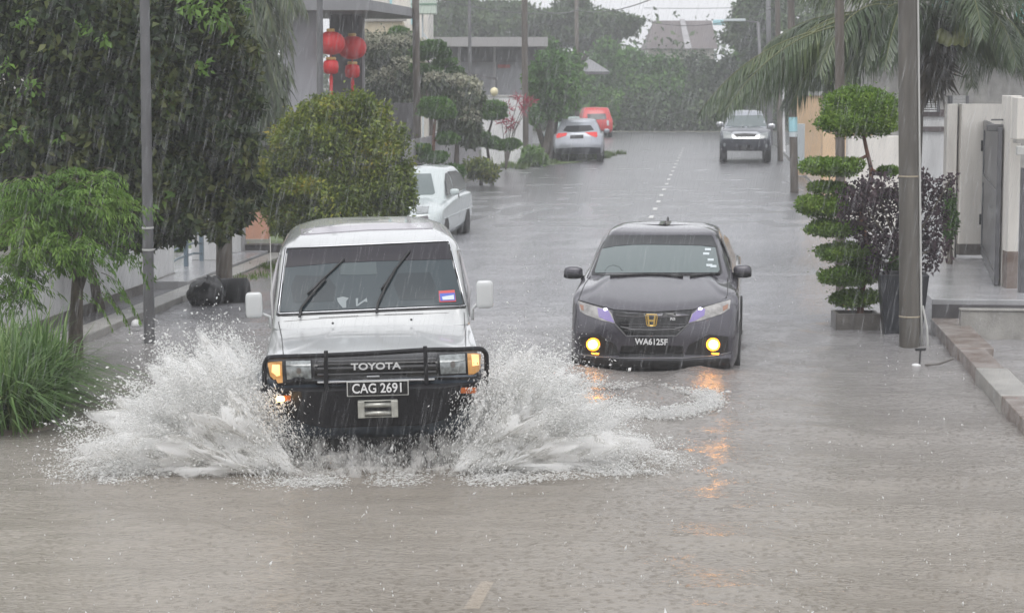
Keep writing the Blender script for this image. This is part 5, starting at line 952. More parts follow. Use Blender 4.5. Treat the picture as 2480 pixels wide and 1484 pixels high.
# ---------------------------------------------------------------- left side: kerb, apron, low wall, gate
t = empty('kerb', (-7.1, 28, 0), 0, 'pale left kerb strip along the flooded street', 'kerb')
for i in range(13):
    y = -8 + i * 1.6; 
    if abs(y + 28 - 26.4) < .9: pass
    MB().bx(-.16, .16, y + .006, y + 1.594, -.3, .085).build('kerb_stone', M['conc'], t, bevel=.015)
o = MB().bx(-7.78, -7.28, 19.5, 27.8, -.35, -.02).build('drain_bed', M['dgrey']); o['kind'] = 'structure'
o = px_box('apron', M['apron'], -9.5, -7.28, 28.0, 33.5, -.2, .12); o['kind'] = 'structure'
o = px_box('apron_grass', M['lawn'], -9.5, -7.28, 33.6, 41, -.2, .08); o['kind'] = 'structure'
sv = MB(); pts = [(-6.93, 27.5), (-6.93, 41), (-6.1, 41), (-6.0, 36), (-6.25, 31), (-6.6, 28.5)]; n_ = len(pts)
o = sv.add([(x, y, .05 if i in (0, 1) else -.02) for i, (x, y) in enumerate(pts)] + [(x, y, -.2) for x, y in pts], [tuple(range(n_))] + [(i, (i + 1) % n_, (i + 1) % n_ + n_, i + n_) for i in range(n_)]).build('soil_verge', M['soil']); o['kind'] = 'structure'
grass('verge_grass', 'sparse grass tufts on the soil strip by the left kerb', [(-6.85 + random.uniform(0, .3), 29 + random.random() * 9, .03) for _ in range(50)], 1400, .1, LM['verge'], 'grass', .6, .006)
t = empty('garden_wall', (-7.9, 24, 0), 0, 'low white garden wall behind the feathery tree and lamp post', 'wall'); MB().bx(-.12, .12, -8, 5.2, -.2, .72).build('wall', M['white'], t, bevel=.01); MB().bx(-.12, .12, -8, 5.2, -.2, .12).build('x', M['white'], t); bpy.data.objects.remove(bpy.data.objects['x'])
MB().bx(.125, .14, -8, 5.2, -.1, .13).build('base_band', M['concd'], t, bevel=.003)
t = empty('slatted_gate', (-7.88, 29.3, .12), 0, 'blue-grey metal gate of curved horizontal bars behind the lamp post', 'gate')
for y in (0, .95, 1.9): MB().bx(-.03, .03, y - .04, y + .04, 0, 1.5).build('upright', M['gateblue'], t, bevel=.008)
for i in range(9): MB().tube([(0, .04, .12 + i * .155), (0, .5, .16 + i * .155), (0, 1.4, .16 + i * .155), (0, 1.86, .12 + i * .155)], .016, 6).build('bar', M['gateblue'], t, True)
for y0, y1, lb in ((31.35, 32.3, 'broad white gate pillar right of the blue-grey gate'), (32.75, 33.3, 'narrow white gate pillar farther from the blue-grey gate')):
    t = empty('gate_pillar', (-7.88, (y0 + y1) / 2, .12), 0, lb, 'gate wall'); MB().bx(-.2, .2, -(y1 - y0) / 2, (y1 - y0) / 2, 0, 1.7).build('wall', M['white'], t, bevel=.01); MB().bx(-.22, .22, -(y1 - y0) / 2 - .02, (y1 - y0) / 2 + .02, 1.7, 1.78).build('coping', M['conc'], t, bevel=.01)
shrub('small yard bush showing through the blue-grey gate', 415, 33.5, 590, 26, 40, 900, LM['grass'], .07)
wallpx('brick_pier', 'salmon red wall between the dark tree and the rounded shrub', 588, 650, 35.5, 372, .05, .3, M['pink'], 'wall', (('base', -.01, 1.01, 0, .08, .02, M['conc']),))
wallpx('gate_pillar', 'grey concrete gate pier beside the salmon wall', 563, 590, 33.6, 330, .05, .3, M['greypanel'], 'gate wall')
wallpx('driveway_wall', 'dark wet low wall behind the soil strip', 575, 740, 33.8, 592, .05, .25, M['dgrey'], 'wall', (('coping', -.01, 1.01, .93, 1.0, .02, M['concd']),))
# rubbish bag and tipped bin
p = G(490, 742); o = MB(); me = []; n1, n2 = 28, 20
for i in range(n2 + 1):
    a = math.pi * i / n2 - math.pi / 2
    for j in range(n1):
        th = 2 * math.pi * j / n1; rr = 1 + .05 * math.sin(9 * th + 3 * a) * math.cos(a) + .035 * math.sin(17 * th + i) + .05 * math.sin(4 * th + 2 + a * 5)
        me.append((.26 * rr * math.cos(a) * math.cos(th), .24 * rr * math.cos(a) * math.sin(th), .16 + .20 * rr * math.sin(a) + .03 * math.exp(-((th - 1.2) ** 2)) * (math.sin(a) > .6)))
o.add(me, [(i * n1 + j, i * n1 + (j + 1) % n1, (i + 1) * n1 + (j + 1) % n1, (i + 1) * n1 + j) for i in range(n2) for j in range(n1)])
b = o.build('bin_bag', M['bag'], None, True); b.location = p + Vector((0, .25, -.02)); tag(b, 'crumpled shiny black rubbish bag lying by the left kerb', 'rubbish bag')
o = empty('waste_bin', p + Vector((.28, .42, .0)), R(-8), 'black plastic bin lying on its side behind the rubbish bag', 'bin'); RX = Matrix.Translation((0, 0, .15)) @ Matrix.Rotation(R(90), 4, 'Y') 
MB().lathe([(.17, -.22), (.19, .2)], (0, 0, 0), 24, RX).build('body', M['blackp'], o, True); MB().lathe([(.20, -.26), (.21, -.24), (.21, -.20), (.19, -.19)], (0, 0, 0), 24, RX).build('lid_rim', M['black'], o, True)
p = G(330, 792, .06); tag(MB().lathe([(.05, 0), (.06, .03), (.05, .07), (.02, .09)], p, 12).build('foam_cup', M['white'], None, True), 'scrap of white rubbish on the left kerb behind the lamp post', 'litter')

# ---------------------------------------------------------------- grey house with the lanterns, left
hb = AX(775, 50, .05); o = empty('modern_house', hb, TH, 'modern grey house with a flat overhanging porch roof behind the rounded shrub', 'house'); k = 50 / FPX
def hx(px): return (px - 775) * k
def hz(py): return CAMH - (py - 194) * k
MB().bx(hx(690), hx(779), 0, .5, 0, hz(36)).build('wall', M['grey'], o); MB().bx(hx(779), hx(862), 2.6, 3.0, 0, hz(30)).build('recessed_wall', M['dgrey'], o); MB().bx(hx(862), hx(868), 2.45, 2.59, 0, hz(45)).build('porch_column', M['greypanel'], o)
MB().bx(hx(560), hx(905), -.9, 6, hz(36), hz(10)).build('porch_roof', M['roofslab'], o); MB().add([(hx(905), -.9, hz(36)), (hx(980), 3.6, hz(36) ), (hx(980), 3.6, hz(36) + .22), (hx(905), -.9, hz(12)), (hx(905), 6, hz(36)), (hx(980), 6, hz(36)), (hx(980), 6, hz(36) + .22), (hx(905), 6, hz(12))], [(0, 1, 2, 3), (4, 7, 6, 5), (0, 4, 5, 1), (1, 5, 6, 2), (2, 6, 7, 3), (3, 7, 4, 0)]).build('roof_wing', M['roofslab'], o)
MB().bx(hx(600), hx(900), 7, 8, 4.6, 6.5).build('upper_wall', M['cream'], o); MB().bx(hx(560), hx(700), .4, 3, 0, hz(320)).build('side_wall', M['greypanel'], o)
MB().bx(hx(600), hx(735), -3.2, -2.8, 0, hz(345)).build('front_wall', M['dgrey'], o); MB().bx(hx(595), hx(740), -3.3, -2.75, hz(345), hz(322)).build('wall_coping', M['white'], o)
def lantern(px, py, Z, r, small, label):
    c = A(px, py, Z); t = empty('red_lantern', c - Z3 * r * .8, 0, label, 'lantern', 'round red lanterns under the porch'); h = r * .80
    pr = [(r * .25, -h)] + [(r * math.cos(a) ** .8 * (1 + .02 * (i % 2)), h * math.sin(a)) for i, a in enumerate(np.linspace(-1.25, 1.25, 17))] + [(r * .25, h)]
    n_ = 28; mb = MB(); V = []
    for rr, z in pr:
        for j in range(n_): a = 2 * math.pi * j / n_; q = rr * (1 - .03 * (j % 2)); V.append((q * math.cos(a), q * math.sin(a), z + r * .8))
    mb.add(V, [(i * n_ + j, i * n_ + (j + 1) % n_, (i + 1) * n_ + (j + 1) % n_, (i + 1) * n_ + j) for i in range(len(pr) - 1) for j in range(n_)]); mb.build('shade', M['lantern'], t, True)
    MB().lathe([(r * .28, -.0), (r * .3, .05), (r * .26, .09)], (0, 0, h + r * .8 - .02), 16).build('cap', M['lgold'], t, True)
    if small:
        MB().tube([(0, 0, r * .8 - h), (0, 0, r * .8 - h - .12)], .012, 6).build('cord', M['lantern'], t); z0_ = r * .8 - h - .12
        q = MB().lathe([(.10, -.34), (.17, -.30), (.19, -.17), (.17, -.04), (.10, 0)], (0, 0, z0_), 16).build('small_shade', M['lantern'], t, True); MB().lathe([(.12, 0), (.13, .05), (.1, .07)], (0, 0, z0_ - .005), 14).build('cap', M['lgold'], q, True)
        MB().lathe([(.03, 0), (.045, -.1), (.035, -.42), (.05, -.55)], (0, 0, z0_ - .34), 10).build('tassel', M['lantern'], t, True)
    MB().tube([(0, 0, h + r * .8), (0, 0, 5.2 - (c.z - r * .8))], .008, 5).build('cord_up', M['black'], t).name = 'hanging_cord'
lantern(801, 105, 49.8, .345, 1, 'brighter round red lantern with tassel, the left one under the porch'); lantern(853, 116, 51.2, .355, 1, 'deeper red lantern with tassel, the right one under the porch')
# cream building, tank, sheds behind
o = empty('cream_building', AX(930, 74, .05), TH, 'tall cream building behind the porch roof wing', 'building'); k = 74 / FPX
MB().bx(-1.0, 1.6, 0, 5, 0, CAMH + 260 * k).build('upper_wall', M['cream'], o); MB().bx(-.85, .75, -1.2, -.02, 0, CAMH + (194 - 60) * k).build('wall', mat('warm_cream', (.6, .52, .38), .6), o); MB().bx(-1, .9, -1.35, -1.19, CAMH + 134 * k, CAMH + 140 * k).build('eave', M['conc'], o)
for x in (.18, 1.0): MB().bx(x, x + .14, -.06, -.0, 4.8, 7).build('downpipe', M['ltblue'], o)
o = empty('tank_tower', AX(1030, 70, .05), TH, 'pale green water tank panel on a slim steel frame', 'water tank'); k = 70 / FPX
MB().bx(-.42, .40, -.4, .4, CAMH + 153 * k, CAMH + 174 * k).build('tank', mat('tank_pale_green', (.50, .58, .50), .5), o, bevel=.02); MB().bx(-.42, .40, -.4, .4, CAMH + 177 * k, CAMH + 215 * k).build('tank', mat('tank_pale', (.52, .58, .52), .5), o, bevel=.02); MB().bx(-.44, .42, -.42, .42, CAMH + 174 * k, CAMH + 177 * k).build('band', mat('tank_band', (.16, .28, .2), .5), o)
for x in (-.2, -.07): MB().tube([(x, 0, 0), (x, 0, CAMH + 153 * k)], .03, 8).build('leg', M['stwhite'], o)
MB().tube([(-.05, 0, 4.4), (.7, 0, 3.4)], .03, 6).build('brace', M['stwhite'], o)
o = empty('long_shed', AX(1180, 84, .05), TH, 'long low building with a flat pale roof band and dark shade beneath', 'building'); k = 84 / FPX
def lx(px): return (px - 1180) * k
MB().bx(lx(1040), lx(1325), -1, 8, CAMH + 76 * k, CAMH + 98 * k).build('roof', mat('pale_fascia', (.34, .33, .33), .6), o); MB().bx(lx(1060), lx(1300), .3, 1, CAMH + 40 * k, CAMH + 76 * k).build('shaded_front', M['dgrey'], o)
MB().bx(lx(1075), lx(1290), .8, 1.2, 0, CAMH + 40 * k).build('wall', M['grey'], o)
for x in (1075, 1110, 1195): MB().bx(lx(x), lx(x + 5), 0, .3, 0, CAMH + 76 * k).build('column', M['greypanel'], o)
MB().bx(lx(1205), lx(1235), .6, .79, CAMH + 26 * k, CAMH + 34 * k).build('sign_board', mat('faded_red', (.45, .13, .12), .6), o)
o = empty('carport', AX(1180, 72, .05), TH, 'low dark lean-to roof behind the white wall', 'carport'); k = 72 / FPX
MB().add([((1125 - 1180) * k, -.5, CAMH + 14 * k), ((1203 - 1180) * k, -.5, CAMH + 2 * k), ((1203 - 1180) * k, 3, CAMH + 2 * k), ((1125 - 1180) * k, 3, CAMH + 14 * k), ((1125 - 1180) * k, -.5, CAMH + 8 * k), ((1203 - 1180) * k, -.5, CAMH - 4 * k), ((1203 - 1180) * k, 3, CAMH - 4 * k), ((1125 - 1180) * k, 3, CAMH + 8 * k)], [(0, 1, 2, 3), (4, 7, 6, 5), (0, 4, 5, 1), (1, 5, 6, 2), (2, 6, 7, 3), (3, 7, 4, 0)]).build('roof', M['dgrey'], o)
for x in (1128, 1200): MB().bx((x - 1180) * k, (x - 1176) * k, 0, .1, 0, CAMH).build('post', M['gatemetal'], o)
wallpx('white_wall', 'white rendered wall with crimson stems in front', 1166, 1266, 70, 231, .05, .25, M['white'], 'wall', (('coping', -.01, 1.01, .975, 1.0, .03, M['pgrey']),))
p = A(1197, 232, 69.8); tag(MB().lathe([(.03, -.02), (.11, .05), (.14, .14), (.1, .24), (.02, .28)], p, 16).build('globe_lamp', mat('globe', (.75, .68, .45), .4), None, True), 'pale yellow globe lamp on top of the white wall', 'lamp')
# dark boundary wall and grey board fence
wallpx('boundary_wall', 'dark grey wall behind the pale flowering shrubs', 925, 1010, 57, 250, .05, .25, M['dgrey'], 'wall')
f0, f1 = AX(980, 48, .05), AX(1160, 64, .05); o = empty('board_fence', f0, math.atan2((f1 - f0).y, (f1 - f0).x), 'pale grey vertical board fence behind the mushroom topiaries', 'fence'); L = (f1 - f0).length; n_ = 52
for i in range(n_): MB().bx(i * L / n_, (i + .8) * L / n_, 0, .03, 0, 1.42 + .02 * (i % 2)).build('board', M['greypanel'], o)
for z_ in (.3, 1.1): MB().bx(0, L, .031, .07, z_, z_ + .08).build('rail', M['conc'], o)
# houses far off: tiled roof over the trees and grey roof patch
o = empty('tiled_house', AX(1645, 150, .05), TH, 'far house whose brown tiled roof shows above the green trees', 'house'); k = 150 / FPX
def rx_(px): return (px - 1645) * k
z0_, z1_ = CAMH + 72 * k, CAMH + 141 * k
MB().add([(rx_(1560), -2, z0_), (rx_(1730), -2, z0_), (rx_(1725), 1.5, z1_), (rx_(1585), 1.5, z1_), (rx_(1560), 5, z0_), (rx_(1730), 5, z0_)], [(0, 1, 2, 3), (3, 2, 5, 4), (0, 3, 4), (1, 5, 2)]).build('roof', M['rooft'], o)
MB().add([(rx_(1652), -2.04, z0_), (rx_(1668), -2.04, z0_), (rx_(1660), 1.46, z1_ + .12), (rx_(1648), 1.46, z1_ + .12), (rx_(1652), -1.9, z0_ - .05), (rx_(1668), -1.9, z0_ - .05), (rx_(1660), 1.6, z1_ - .05), (rx_(1648), 1.6, z1_ - .05)], [(0, 1, 2, 3), (4, 7, 6, 5), (0, 4, 5, 1), (1, 5, 6, 2), (2, 6, 7, 3), (3, 7, 4, 0)]).build('ridge_tiles', M['greypanel'], o)
MB().bx(rx_(1566), rx_(1722), -1.5, 4.5, 0, z0_).build('wall', M['cream'], o)
p = A(1741, 55, 140); tag(MB().box(p, (.8, .3, .35)).build('roof_tank', M['ltblue'], bevel=.05), 'small pale blue tank at the right end of the brown tiled roof', 'water tank')
tag(MB().lathe([(.05, .7), (1.1, .05), (1.0, -.1)], A(1428, 176, 112), 4).build('hut_roof', M['roofslab']), 'small grey hipped roof among the far trees', 'roof')
o = empty('salmon_roof_house', AX(40, 40, .05), TH, 'house with a salmon tiled roof peeping out at the top left corner', 'house'); MB().bx(-2.5, 1.2, 1, 6, 0, 4.1).build('wall', M['cream'], o); MB().add([(-3, 0, 4.15), (1.5, 0, 4.15), (1.5, 3.5, 5.4), (-3, 3.5, 5.4), (-3, 0, 4.1), (1.5, 0, 4.1), (1.5, 3.5, 5.3), (-3, 3.5, 5.3)], [(0, 1, 2, 3), (4, 7, 6, 5), (0, 4, 5, 1), (1, 5, 6, 2), (2, 6, 7, 3), (3, 7, 4, 0)]).build('roof', M['pink'], o)
# tarpaulin-covered car left of the silver crossover
o = empty('covered_car', AX(1352, 77, .05), R(-4), 'grey car under a pale green tarpaulin behind the silver crossover', 'car'); V = []
for i in range(9):
    for j in range(13): u = -1 + i / 4; v = j / 12; V.append((u * .8, v * 3.8, .1 + (1.35 + .04 * math.sin(i * 2 + j)) * (1 - abs(u) ** 5 * .9) * (min(1, .55 + v * 1.6) if v < .3 else (1 if v < .8 else .7))))
MB().add(V, [(i * 13 + j, (i + 1) * 13 + j, (i + 1) * 13 + j + 1, i * 13 + j + 1) for i in range(8) for j in range(12)]).build('tarpaulin', mat('tarpaulin', (.28, .36, .34), .4, bump=.5, bscale=8), o, True)
for s in (-1, 1): wheel(o, s * .62, .7, .28, .18, M['tyre'], M['rim'], s)
# ---------------------------------------------------------------- spray thrown up by the white car
def streak_mesh(name, P, D, L, W, m):
    """small stretched drops: four-sided bipyramids along D"""
    n = len(P); D = unit(D); a = unit(np.cross(D, rng.normal(size=(n, 3)))); b = np.cross(D, a); L = L[:, None]; W = W[:, None]
    V = np.stack([P - D * L / 2, P + a * W, P + b * W * .7, P - a * W, P - b * W * .7, P + D * L / 2], 1).reshape(-1, 3); k = np.arange(n)[:, None] * 6
    F = np.concatenate([k + np.array([[0, i, j]]) for i, j in ((1, 2), (2, 3), (3, 4), (4, 1))] + [k + np.array([[5, j, i]]) for i, j in ((1, 2), (2, 3), (3, 4), (4, 1))]); return npmesh(name, V, F, m)
def watermat(name, c, tr, tl=.45, rough=.25):
    m = bpy.data.materials.new(name); m.use_nodes = True; n = m.node_tree.nodes; l = m.node_tree.links; b = n['Principled BSDF']; b.inputs['Base Color'].default_value = (*c, 1); b.inputs['Roughness'].default_value = rough
    g = n.new('ShaderNodeNewGeometry'); t = n.new('ShaderNodeBsdfTranslucent'); t.inputs[0].default_value = (*c, 1); x = n.new('ShaderNodeMixShader'); x.inputs[0].default_value = tl; l.new(b.outputs[0], x.inputs[1]); l.new(t.outputs[0], x.inputs[2])
    q = n.new('ShaderNodeBsdfTransparent'); y = n.new('ShaderNodeMixShader'); y.inputs[0].default_value = 1 - tr; l.new(q.outputs[0], y.inputs[1]); l.new(x.outputs[0], y.inputs[2]); l.new(y.outputs[0], n['Material Output'].inputs[0]); return m
WM = watermat('spray_water', (.93, .93, .92), .12, .5); WB = watermat('muddy_spray', (.50, .45, .37), .25)
ct, st_ = math.cos(R(9.8)), math.sin(R(9.8)); TO = T.root.location
def tw(x, y, z): return np.stack([TO.x + x * ct - y * st_, TO.y + x * st_ + y * ct, z], -1)       # the car's own frame to the world
def fan(side, prof, n, root, seed, zroot=-.02, hollow=0.):
    """prof: list of (angle deg above water, reach m). Filaments give the radial streaks of thrown water."""
    r_ = np.random.default_rng(seed); ang = np.array([p[0] for p in prof]); rc = np.array([p[1] for p in prof]); nf = 150
    fa = r_.uniform(ang[0], ang[-1], nf); fw = r_.uniform(.6, 3.2, nf); fr = r_.uniform(.72, 1.12, nf); fy = r_.uniform(-.15, 1.25, nf)
    k = r_.integers(0, nf, n); a = np.clip(fa[k] + r_.normal(size=n) * fw[k], -1, 96); u = r_.random(n) ** .62; over = r_.random(n) < .05; u = np.where(over, 1 + r_.exponential(.07, n), u)
    rr = np.interp(a, ang, rc) * fr[k] * u; ar = np.radians(a); sagz = .30 * u ** 2 * np.cos(ar) ** 2 * rr * .4
    x = side * (root + rr * np.cos(ar) + (r_.uniform(-.28, .22, nf))[k] * (1 - u * .6)); y = fy[k] * (.25 + .9 * u) + .1 + r_.normal(size=n) * .05; z = np.maximum(.0, zroot + rr * np.sin(ar) - sagz + r_.normal(size=n) * .012)
    P = tw(x, y, z); d = tw(x + side * np.cos(ar), y + .25, z + np.sin(ar) - .5 * u) - P
    s = r_.gamma(1.7, .0032, n) * (.6 + .75 * u) + .0018; s = np.where(u > .93, s * .8, s); return P, d + r_.normal(size=(n, 3)) * .5, s * r_.uniform(1.0, 2.3, n), np.minimum(s * .42, .015)
k_ = 14.95 / FPX
Lp = [(0, 1.38), (6, 1.62), (14, 1.50), (22, 1.34), (34, 1.20), (46, 1.12), (58, 1.10), (68, 1.02), (78, .86), (90, .62)]
Rp = [(0, 1.55), (5, 1.68), (12, 1.42), (20, 1.24), (32, 1.04), (44, .96), (56, .93), (68, .90), (78, .84), (90, .64)]
P, D, L, W = fan(-1, Lp, 125000, .82, 3); o = streak_mesh('splash', P, D, L, W, WM); tag(o, 'white fan of spray thrown out on the left of the white car', 'splash', None, 'stuff')
P, D, L, W = fan(1, Rp, 125000, .80, 4); o = streak_mesh('splash', P, D, L, W, WM); tag(o, 'white fan of spray thrown out on the right of the white car', 'splash', None, 'stuff')
n = 26000; sd_ = rng.choice([-1, 1], n); P = tw(sd_ * (.80 + rng.normal(size=n) * .11), .12 + rng.normal(size=n) * .16, np.abs(rng.random(n) ** 1.4 * .62 + rng.normal(size=n) * .04)); s = rng.gamma(1.6, .003, n) + .0015; o = streak_mesh('splash', P, np.stack([sd_ * .5 + rng.normal(size=n) * .5, rng.normal(size=n) * .4, np.ones(n)], 1), s * 2.4, s * .5, WM); tag(o, 'boiling white water round both front wheels of the white car', 'splash', None, 'stuff')
# curtain under the bumper and foam on the water around it
n = 9000; cx_ = rng.choice(np.array([-.74, -.62, -.5, -.42, -.2, -.05, .1, .28, .44, .5, .62, .72, .8]), n); x = cx_ + rng.normal(size=n) * .055; y = rng.uniform(-.05, .5, n); z = rng.random(n) ** 1.7 * (.22 + .26 * np.abs(x) ** .8); z = np.minimum(z, .5)
P = tw(x, y, z); D = np.stack([rng.normal(size=n) * .3, rng.normal(size=n) * .2, np.ones(n)], 1); s = rng.gamma(1.6, .0022, n) + .0015; o1 = streak_mesh('splash', P, D, s * 3, s * .5, WM); tag(o1, 'curtain of water pouring down beneath the black bumper', 'splash', None, 'stuff')
n = 26000; a = rng.uniform(0, 2 * math.pi, n); rad = 1 + rng.normal(size=n) * .06 + .05 * np.sin(a * 7) + .03 * np.sin(a * 17); x = 2.15 * np.cos(a) * rad; y = .75 - 1.05 * np.sin(a) * rad - .1; keep = (y < 1.9); x, y = x[keep], y[keep]; fl_ = rng.random(len(x)) < .55; x = np.where(fl_, rng.uniform(-2.0, 2.0, len(x)), x); y = np.where(fl_, -.22 + .3 * np.abs(x) / 2 + .10 * np.sin(x * 5 + 1) + .05 * np.sin(x * 13) + rng.normal(size=len(x)) * .12, y); kp = rng.random(len(x)) < .5 + .5 * np.sin(x * 6.3 + 2 * np.sin(x * 2.7)); x, y = x[kp], y[kp]
P = tw(x, y, np.abs(rng.normal(size=len(x))) * .018 + .012); D = np.stack([np.ones(len(x)), rng.normal(size=len(x)) * .5, rng.normal(size=len(x)) * .2], 1); s = rng.gamma(1.6, .0028, len(x)) + .0015; o2 = streak_mesh('foam', P, D, s * 2.5, s * .5, WM); tag(o2, 'broken white foam on the brown water around the white car', 'foam', None, 'stuff')
n = 9000; pth = [(1470, 985), (1540, 1000), (1600, 1010), (1660, 1000), (1722, 985), (1728, 965), (1690, 960)]; pth2 = [(1420, 935), (1490, 940), (1560, 938), (1640, 948), (1700, 962)]
def onpath(pt, n, jx, jy):
    t = rng.random(n) * (len(pt) - 1); i = t.astype(int); q = np.array(pt, float); c = q[i] + (q[np.minimum(i + 1, len(pt) - 1)] - q[i]) * (t - i)[:, None] + rng.normal(size=(n, 2)) * np.array([jx, jy]); return np.array([tuple(G(x, y, .02)) for x, y in c])
P = np.concatenate([onpath(pth, n, 14, 6), onpath(pth2, 1500, 5, 1.2)]); n = len(P); P[:, 2] += np.abs(rng.normal(size=n)) * .03; s = rng.gamma(1.6, .0026, n) + .0015; o3 = streak_mesh('foam', P, np.stack([np.ones(n), rng.normal(size=n) * .4, rng.normal(size=n) * .3], 1), s * 3, s * .5, WM); tag(o3, 'foamy crest rolling right in front of the grey saloon', 'foam', None, 'stuff')
# ---------------------------------------------------------------- rain: thin falling water, and its pocks on the flood
n = 36000; Zr = 5.0 + 38 * rng.random(n) ** .72; px = rng.uniform(-200, 2680, n); py = rng.uniform(-100, 1500, n); kk = Zr / FPX
P = np.array([0, 0, CAMH]) + np.outer(Zr, np.array(cF)) + (px - 1240)[:, None] * kk[:, None] * np.array(cR) ; P[:, 2] = CAMH - (py - 194) * kk; P = P[P[:, 2] > .12]; n = len(P)
D = np.array([.20, .10, 1.0]) + rng.normal(size=(n, 3)) * .03; o = streak_mesh('rain', P, D, rng.uniform(.08, .22, n), np.full(n, .0008) * (.7 + .6 * rng.random(n)) * np.clip((P @ np.array(cF)) / 14, .55, 2.2), watermat('rain_water', (.85, .87, .9), 0.76, .5)); tag(o, 'heavy slanting rain falling over the whole street', 'rain', None, 'stuff')
n = 5000; Zr = 8 + 40 * rng.random(n) ** 1.3; px = rng.uniform(-50, 2530, n); kk = Zr / FPX; P = np.outer(Zr, np.array(cF)) + (px - 1240)[:, None] * kk[:, None] * np.array(cR); ok = (P[:, 0] > -7) & (P[:, 0] < 2.55); P = P[ok]; n = len(P); P[:, 2] = .012
D = np.array([0, 0, 1.]) + rng.normal(size=(n, 3)) * .5; s = rng.gamma(1.6, .0022, n) + .0012; o = streak_mesh('rain_splashes', P, D, s * 2.6, s * .55, WM); tag(o, 'tiny crowns where rain drops hit the flood water', 'rain splashes', None, 'stuff')
# ---------------------------------------------------------------- rain haze
def sheetmat(name, col, sc, cut, top=.85):
    """torn sheet of white water: the sheet's own UVs stretch the tears along the flow"""
    m = bpy.data.materials.new(name); m.use_nodes = True; n = m.node_tree.nodes; l = m.node_tree.links; b = n['Principled BSDF']; b.inputs['Roughness'].default_value = .6; b.inputs['Specular IOR Level'].default_value = .2
    uv = n.new('ShaderNodeUVMap'); mp = n.new('ShaderNodeMapping'); mp.inputs['Scale'].default_value = (*sc, 1); l.new(uv.outputs[0], mp.inputs[0])
    nz = n.new('ShaderNodeTexNoise'); nz.inputs['Scale'].default_value = 1; nz.inputs['Detail'].default_value = 8; nz.inputs['Roughness'].default_value = .68; nz.inputs['Distortion'].default_value = .5; l.new(mp.outputs[0], nz.inputs['Vector'])
    sp = n.new('ShaderNodeSeparateXYZ'); l.new(uv.outputs[0], sp.inputs[0])
    fd = n.new('ShaderNodeMapRange'); fd.inputs['From Min'].default_value = top; fd.inputs['From Max'].default_value = 1.0; fd.inputs['To Min'].default_value = 0; fd.inputs['To Max'].default_value = .42; l.new(sp.outputs['Y'], fd.inputs['Value'])
    f2 = n.new('ShaderNodeMapRange'); f2.inputs['From Min'].default_value = 0; f2.inputs['From Max'].default_value = .15; f2.inputs['To Min'].default_value = .15; f2.inputs['To Max'].default_value = 0; l.new(sp.outputs['Y'], f2.inputs['Value'])
    fr = n.new('ShaderNodeMath'); fr.operation = 'FRACT'; fx_ = n.new('ShaderNodeMath'); fx_.operation = 'MODULO'; fx_.inputs[1].default_value = 1.37; l.new(sp.outputs['X'], fx_.inputs[0])
    ex = n.new('ShaderNodeMapRange'); ex.inputs['From Min'].default_value = .68; ex.inputs['From Max'].default_value = 1.0; ex.inputs['To Max'].default_value = .24 if name.startswith('white') else 0; l.new(fx_.outputs[0], ex.inputs['Value']); n.remove(fr)
    s1 = n.new('ShaderNodeMath'); s1.operation = 'SUBTRACT'; l.new(nz.outputs['Fac'], s1.inputs[0]); l.new(fd.outputs[0], s1.inputs[1]); s2 = n.new('ShaderNodeMath'); s2.operation = 'SUBTRACT'; l.new(s1.outputs[0], s2.inputs[0]); l.new(f2.outputs[0], s2.inputs[1]); e2 = n.new('ShaderNodeMapRange'); e2.inputs['From Max'].default_value = .14; e2.inputs['To Min'].default_value = .2 if name.startswith('white') else 0; e2.inputs['To Max'].default_value = 0; l.new(fx_.outputs[0], e2.inputs['Value']); s4 = n.new('ShaderNodeMath'); s4.operation = 'SUBTRACT'; l.new(s2.outputs[0], s4.inputs[0]); l.new(e2.outputs[0], s4.inputs[1]); s2 = s4; s3 = n.new('ShaderNodeMath'); s3.operation = 'SUBTRACT'; l.new(s2.outputs[0], s3.inputs[0]); l.new(ex.outputs[0], s3.inputs[1]); s2 = s3
    al = n.new('ShaderNodeMapRange'); al.inputs['From Min'].default_value = cut; al.inputs['From Max'].default_value = cut + .14; al.inputs['To Max'].default_value = .8; l.new(s2.outputs[0], al.inputs['Value'])
    rp = n.new('ShaderNodeValToRGB'); rp.color_ramp.elements[0].position = .3; rp.color_ramp.elements[0].color = (col[0] * .72, col[1] * .68, col[2] * .60, 1); rp.color_ramp.elements[1].position = .52; rp.color_ramp.elements[1].color = (*col, 1); l.new(nz.outputs['Fac'], rp.inputs[0]); l.new(rp.outputs[0], b.inputs['Base Color'])
    bp = n.new('ShaderNodeBump'); bp.inputs['Strength'].default_value = .5; bp.inputs['Distance'].default_value = .02; l.new(nz.outputs['Fac'], bp.inputs['Height']); l.new(bp.outputs[0], b.inputs['Normal'])
    t = n.new('ShaderNodeBsdfTranslucent'); l.new(rp.outputs[0], t.inputs[0]); x = n.new('ShaderNodeMixShader'); x.inputs[0].default_value = .45; l.new(b.outputs[0], x.inputs[1]); l.new(t.outputs[0], x.inputs[2])
    q = n.new('ShaderNodeBsdfTransparent'); y = n.new('ShaderNodeMixShader'); l.new(al.outputs[0], y.inputs[0]); l.new(q.outputs[0], y.inputs[1]); l.new(x.outputs[0], y.inputs[2]); l.new(y.outputs[0], n['Material Output'].inputs[0]); return m
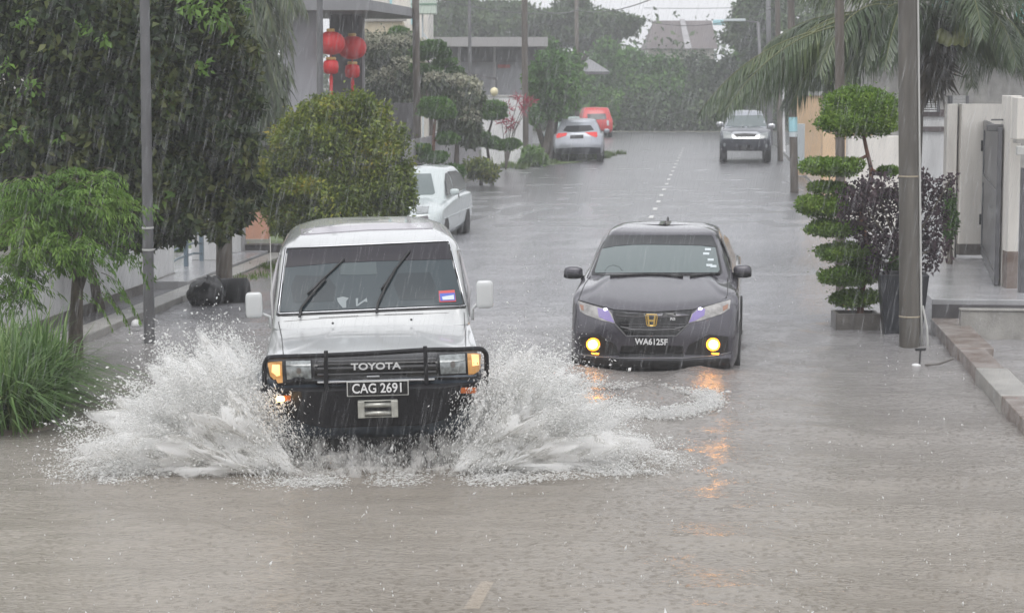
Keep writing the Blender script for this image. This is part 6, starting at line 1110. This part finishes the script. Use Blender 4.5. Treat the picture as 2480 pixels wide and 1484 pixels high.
def uvgrid(name, Pf, na, nu, m, label, parts):
    """several torn sheets in one splash; Pf(layer, a, u) gives the car-frame place"""
    V, F, UV = [], [], []
    for L_ in range(parts):
        k0 = len(V)
        for i in range(na + 1):
            for j in range(nu + 1): V.append(Pf(L_, i / na, j / nu))
        for i in range(na):
            for j in range(nu):
                q = [(i, j), (i + 1, j), (i + 1, j + 1), (i, j + 1)]; F.append([k0 + a * (nu + 1) + b for a, b in q]); UV += [(a / na + L_ * 1.37, b / nu) for a, b in q]
    P = tw(*np.array(V).T); o = npmesh(name, P, np.array(F), m, None, True); uv = o.data.uv_layers.new(name='UVMap'); uv.data.foreach_set('uv', np.array(UV, np.float32).ravel()); return tag(o, label, 'splash', None, 'stuff')
def fanP(side, prof, root):
    an = [p[0] for p in prof]; rc = [p[1] for p in prof]
    def f(L_, a, u):
        deg = -2 + a * 94; rr = float(np.interp(deg, an, rc)) * (.7, .86, .96, 1.04, 1.06, .8)[L_] * (.10 + .9 * u) * (1 + .09 * math.sin(deg * .31 + L_ * 2) + .05 * math.sin(deg * .9 + L_)); ar = R(deg)
        wob = .05 * math.sin(a * 19 + L_) * u + .04 * math.sin(u * 9 + a * 7 + L_ * 3)
        return (side * (root + rr * math.cos(ar) - (1 - u) * (.10 + .16 * math.sin(a * 11 + L_ * 2))), (.0, .18, .4, .65, .95, 1.2)[L_] * (.4 + .7 * u) - .05 + wob, max(-.02, rr * math.sin(ar) - .12 * u * u * math.cos(ar) ** 2 * rr))
    return f
SM = sheetmat('white_water_sheet', (.95, .95, .94), (13, 6), .355)
uvgrid('splash', fanP(-1, Lp, .78), 60, 26, SM, 'torn white sheets of water flung to the left of the white car', 6)
uvgrid('splash', fanP(1, Rp, .76), 60, 26, SM, 'torn white sheets of water flung to the right of the white car', 6)
SM2 = sheetmat('falling_water_sheet', (.78, .77, .75), (20, 1.8), .43, .6)
def curtP(L_, a, u): x = -.95 + 1.9 * a; return (x, (-.10, .02, .16, .34)[L_] + .05 * math.sin(a * 23 + L_ * 2) + .12 * x * x, u * (.18, .32, .42, .50)[L_] * (.75 + .9 * abs(x) ** 2 * .5 + .2 * math.sin(a * 17 + L_)))
uvgrid('splash', curtP, 60, 14, SM2, 'pale torn sheet of water falling under the black bumper', 4)
hz_ = MB().bx(-120, 120, -12, 185, -1.6, 16).build('haze', None); m = bpy.data.materials.new('rain_haze'); m.use_nodes = True; nn = m.node_tree; nn.nodes.remove(nn.nodes['Principled BSDF']); v = nn.nodes.new('ShaderNodeVolumePrincipled'); v.inputs['Color'].default_value = (.97, .98, 1, 1); v.inputs['Density'].default_value = .0019; v.inputs['Anisotropy'].default_value = .2
nn.links.new(v.outputs[0], nn.nodes['Material Output'].inputs['Volume']); hz_.data.materials.append(m); tag(hz_, 'pale rain haze over the street', 'haze', None, 'stuff')
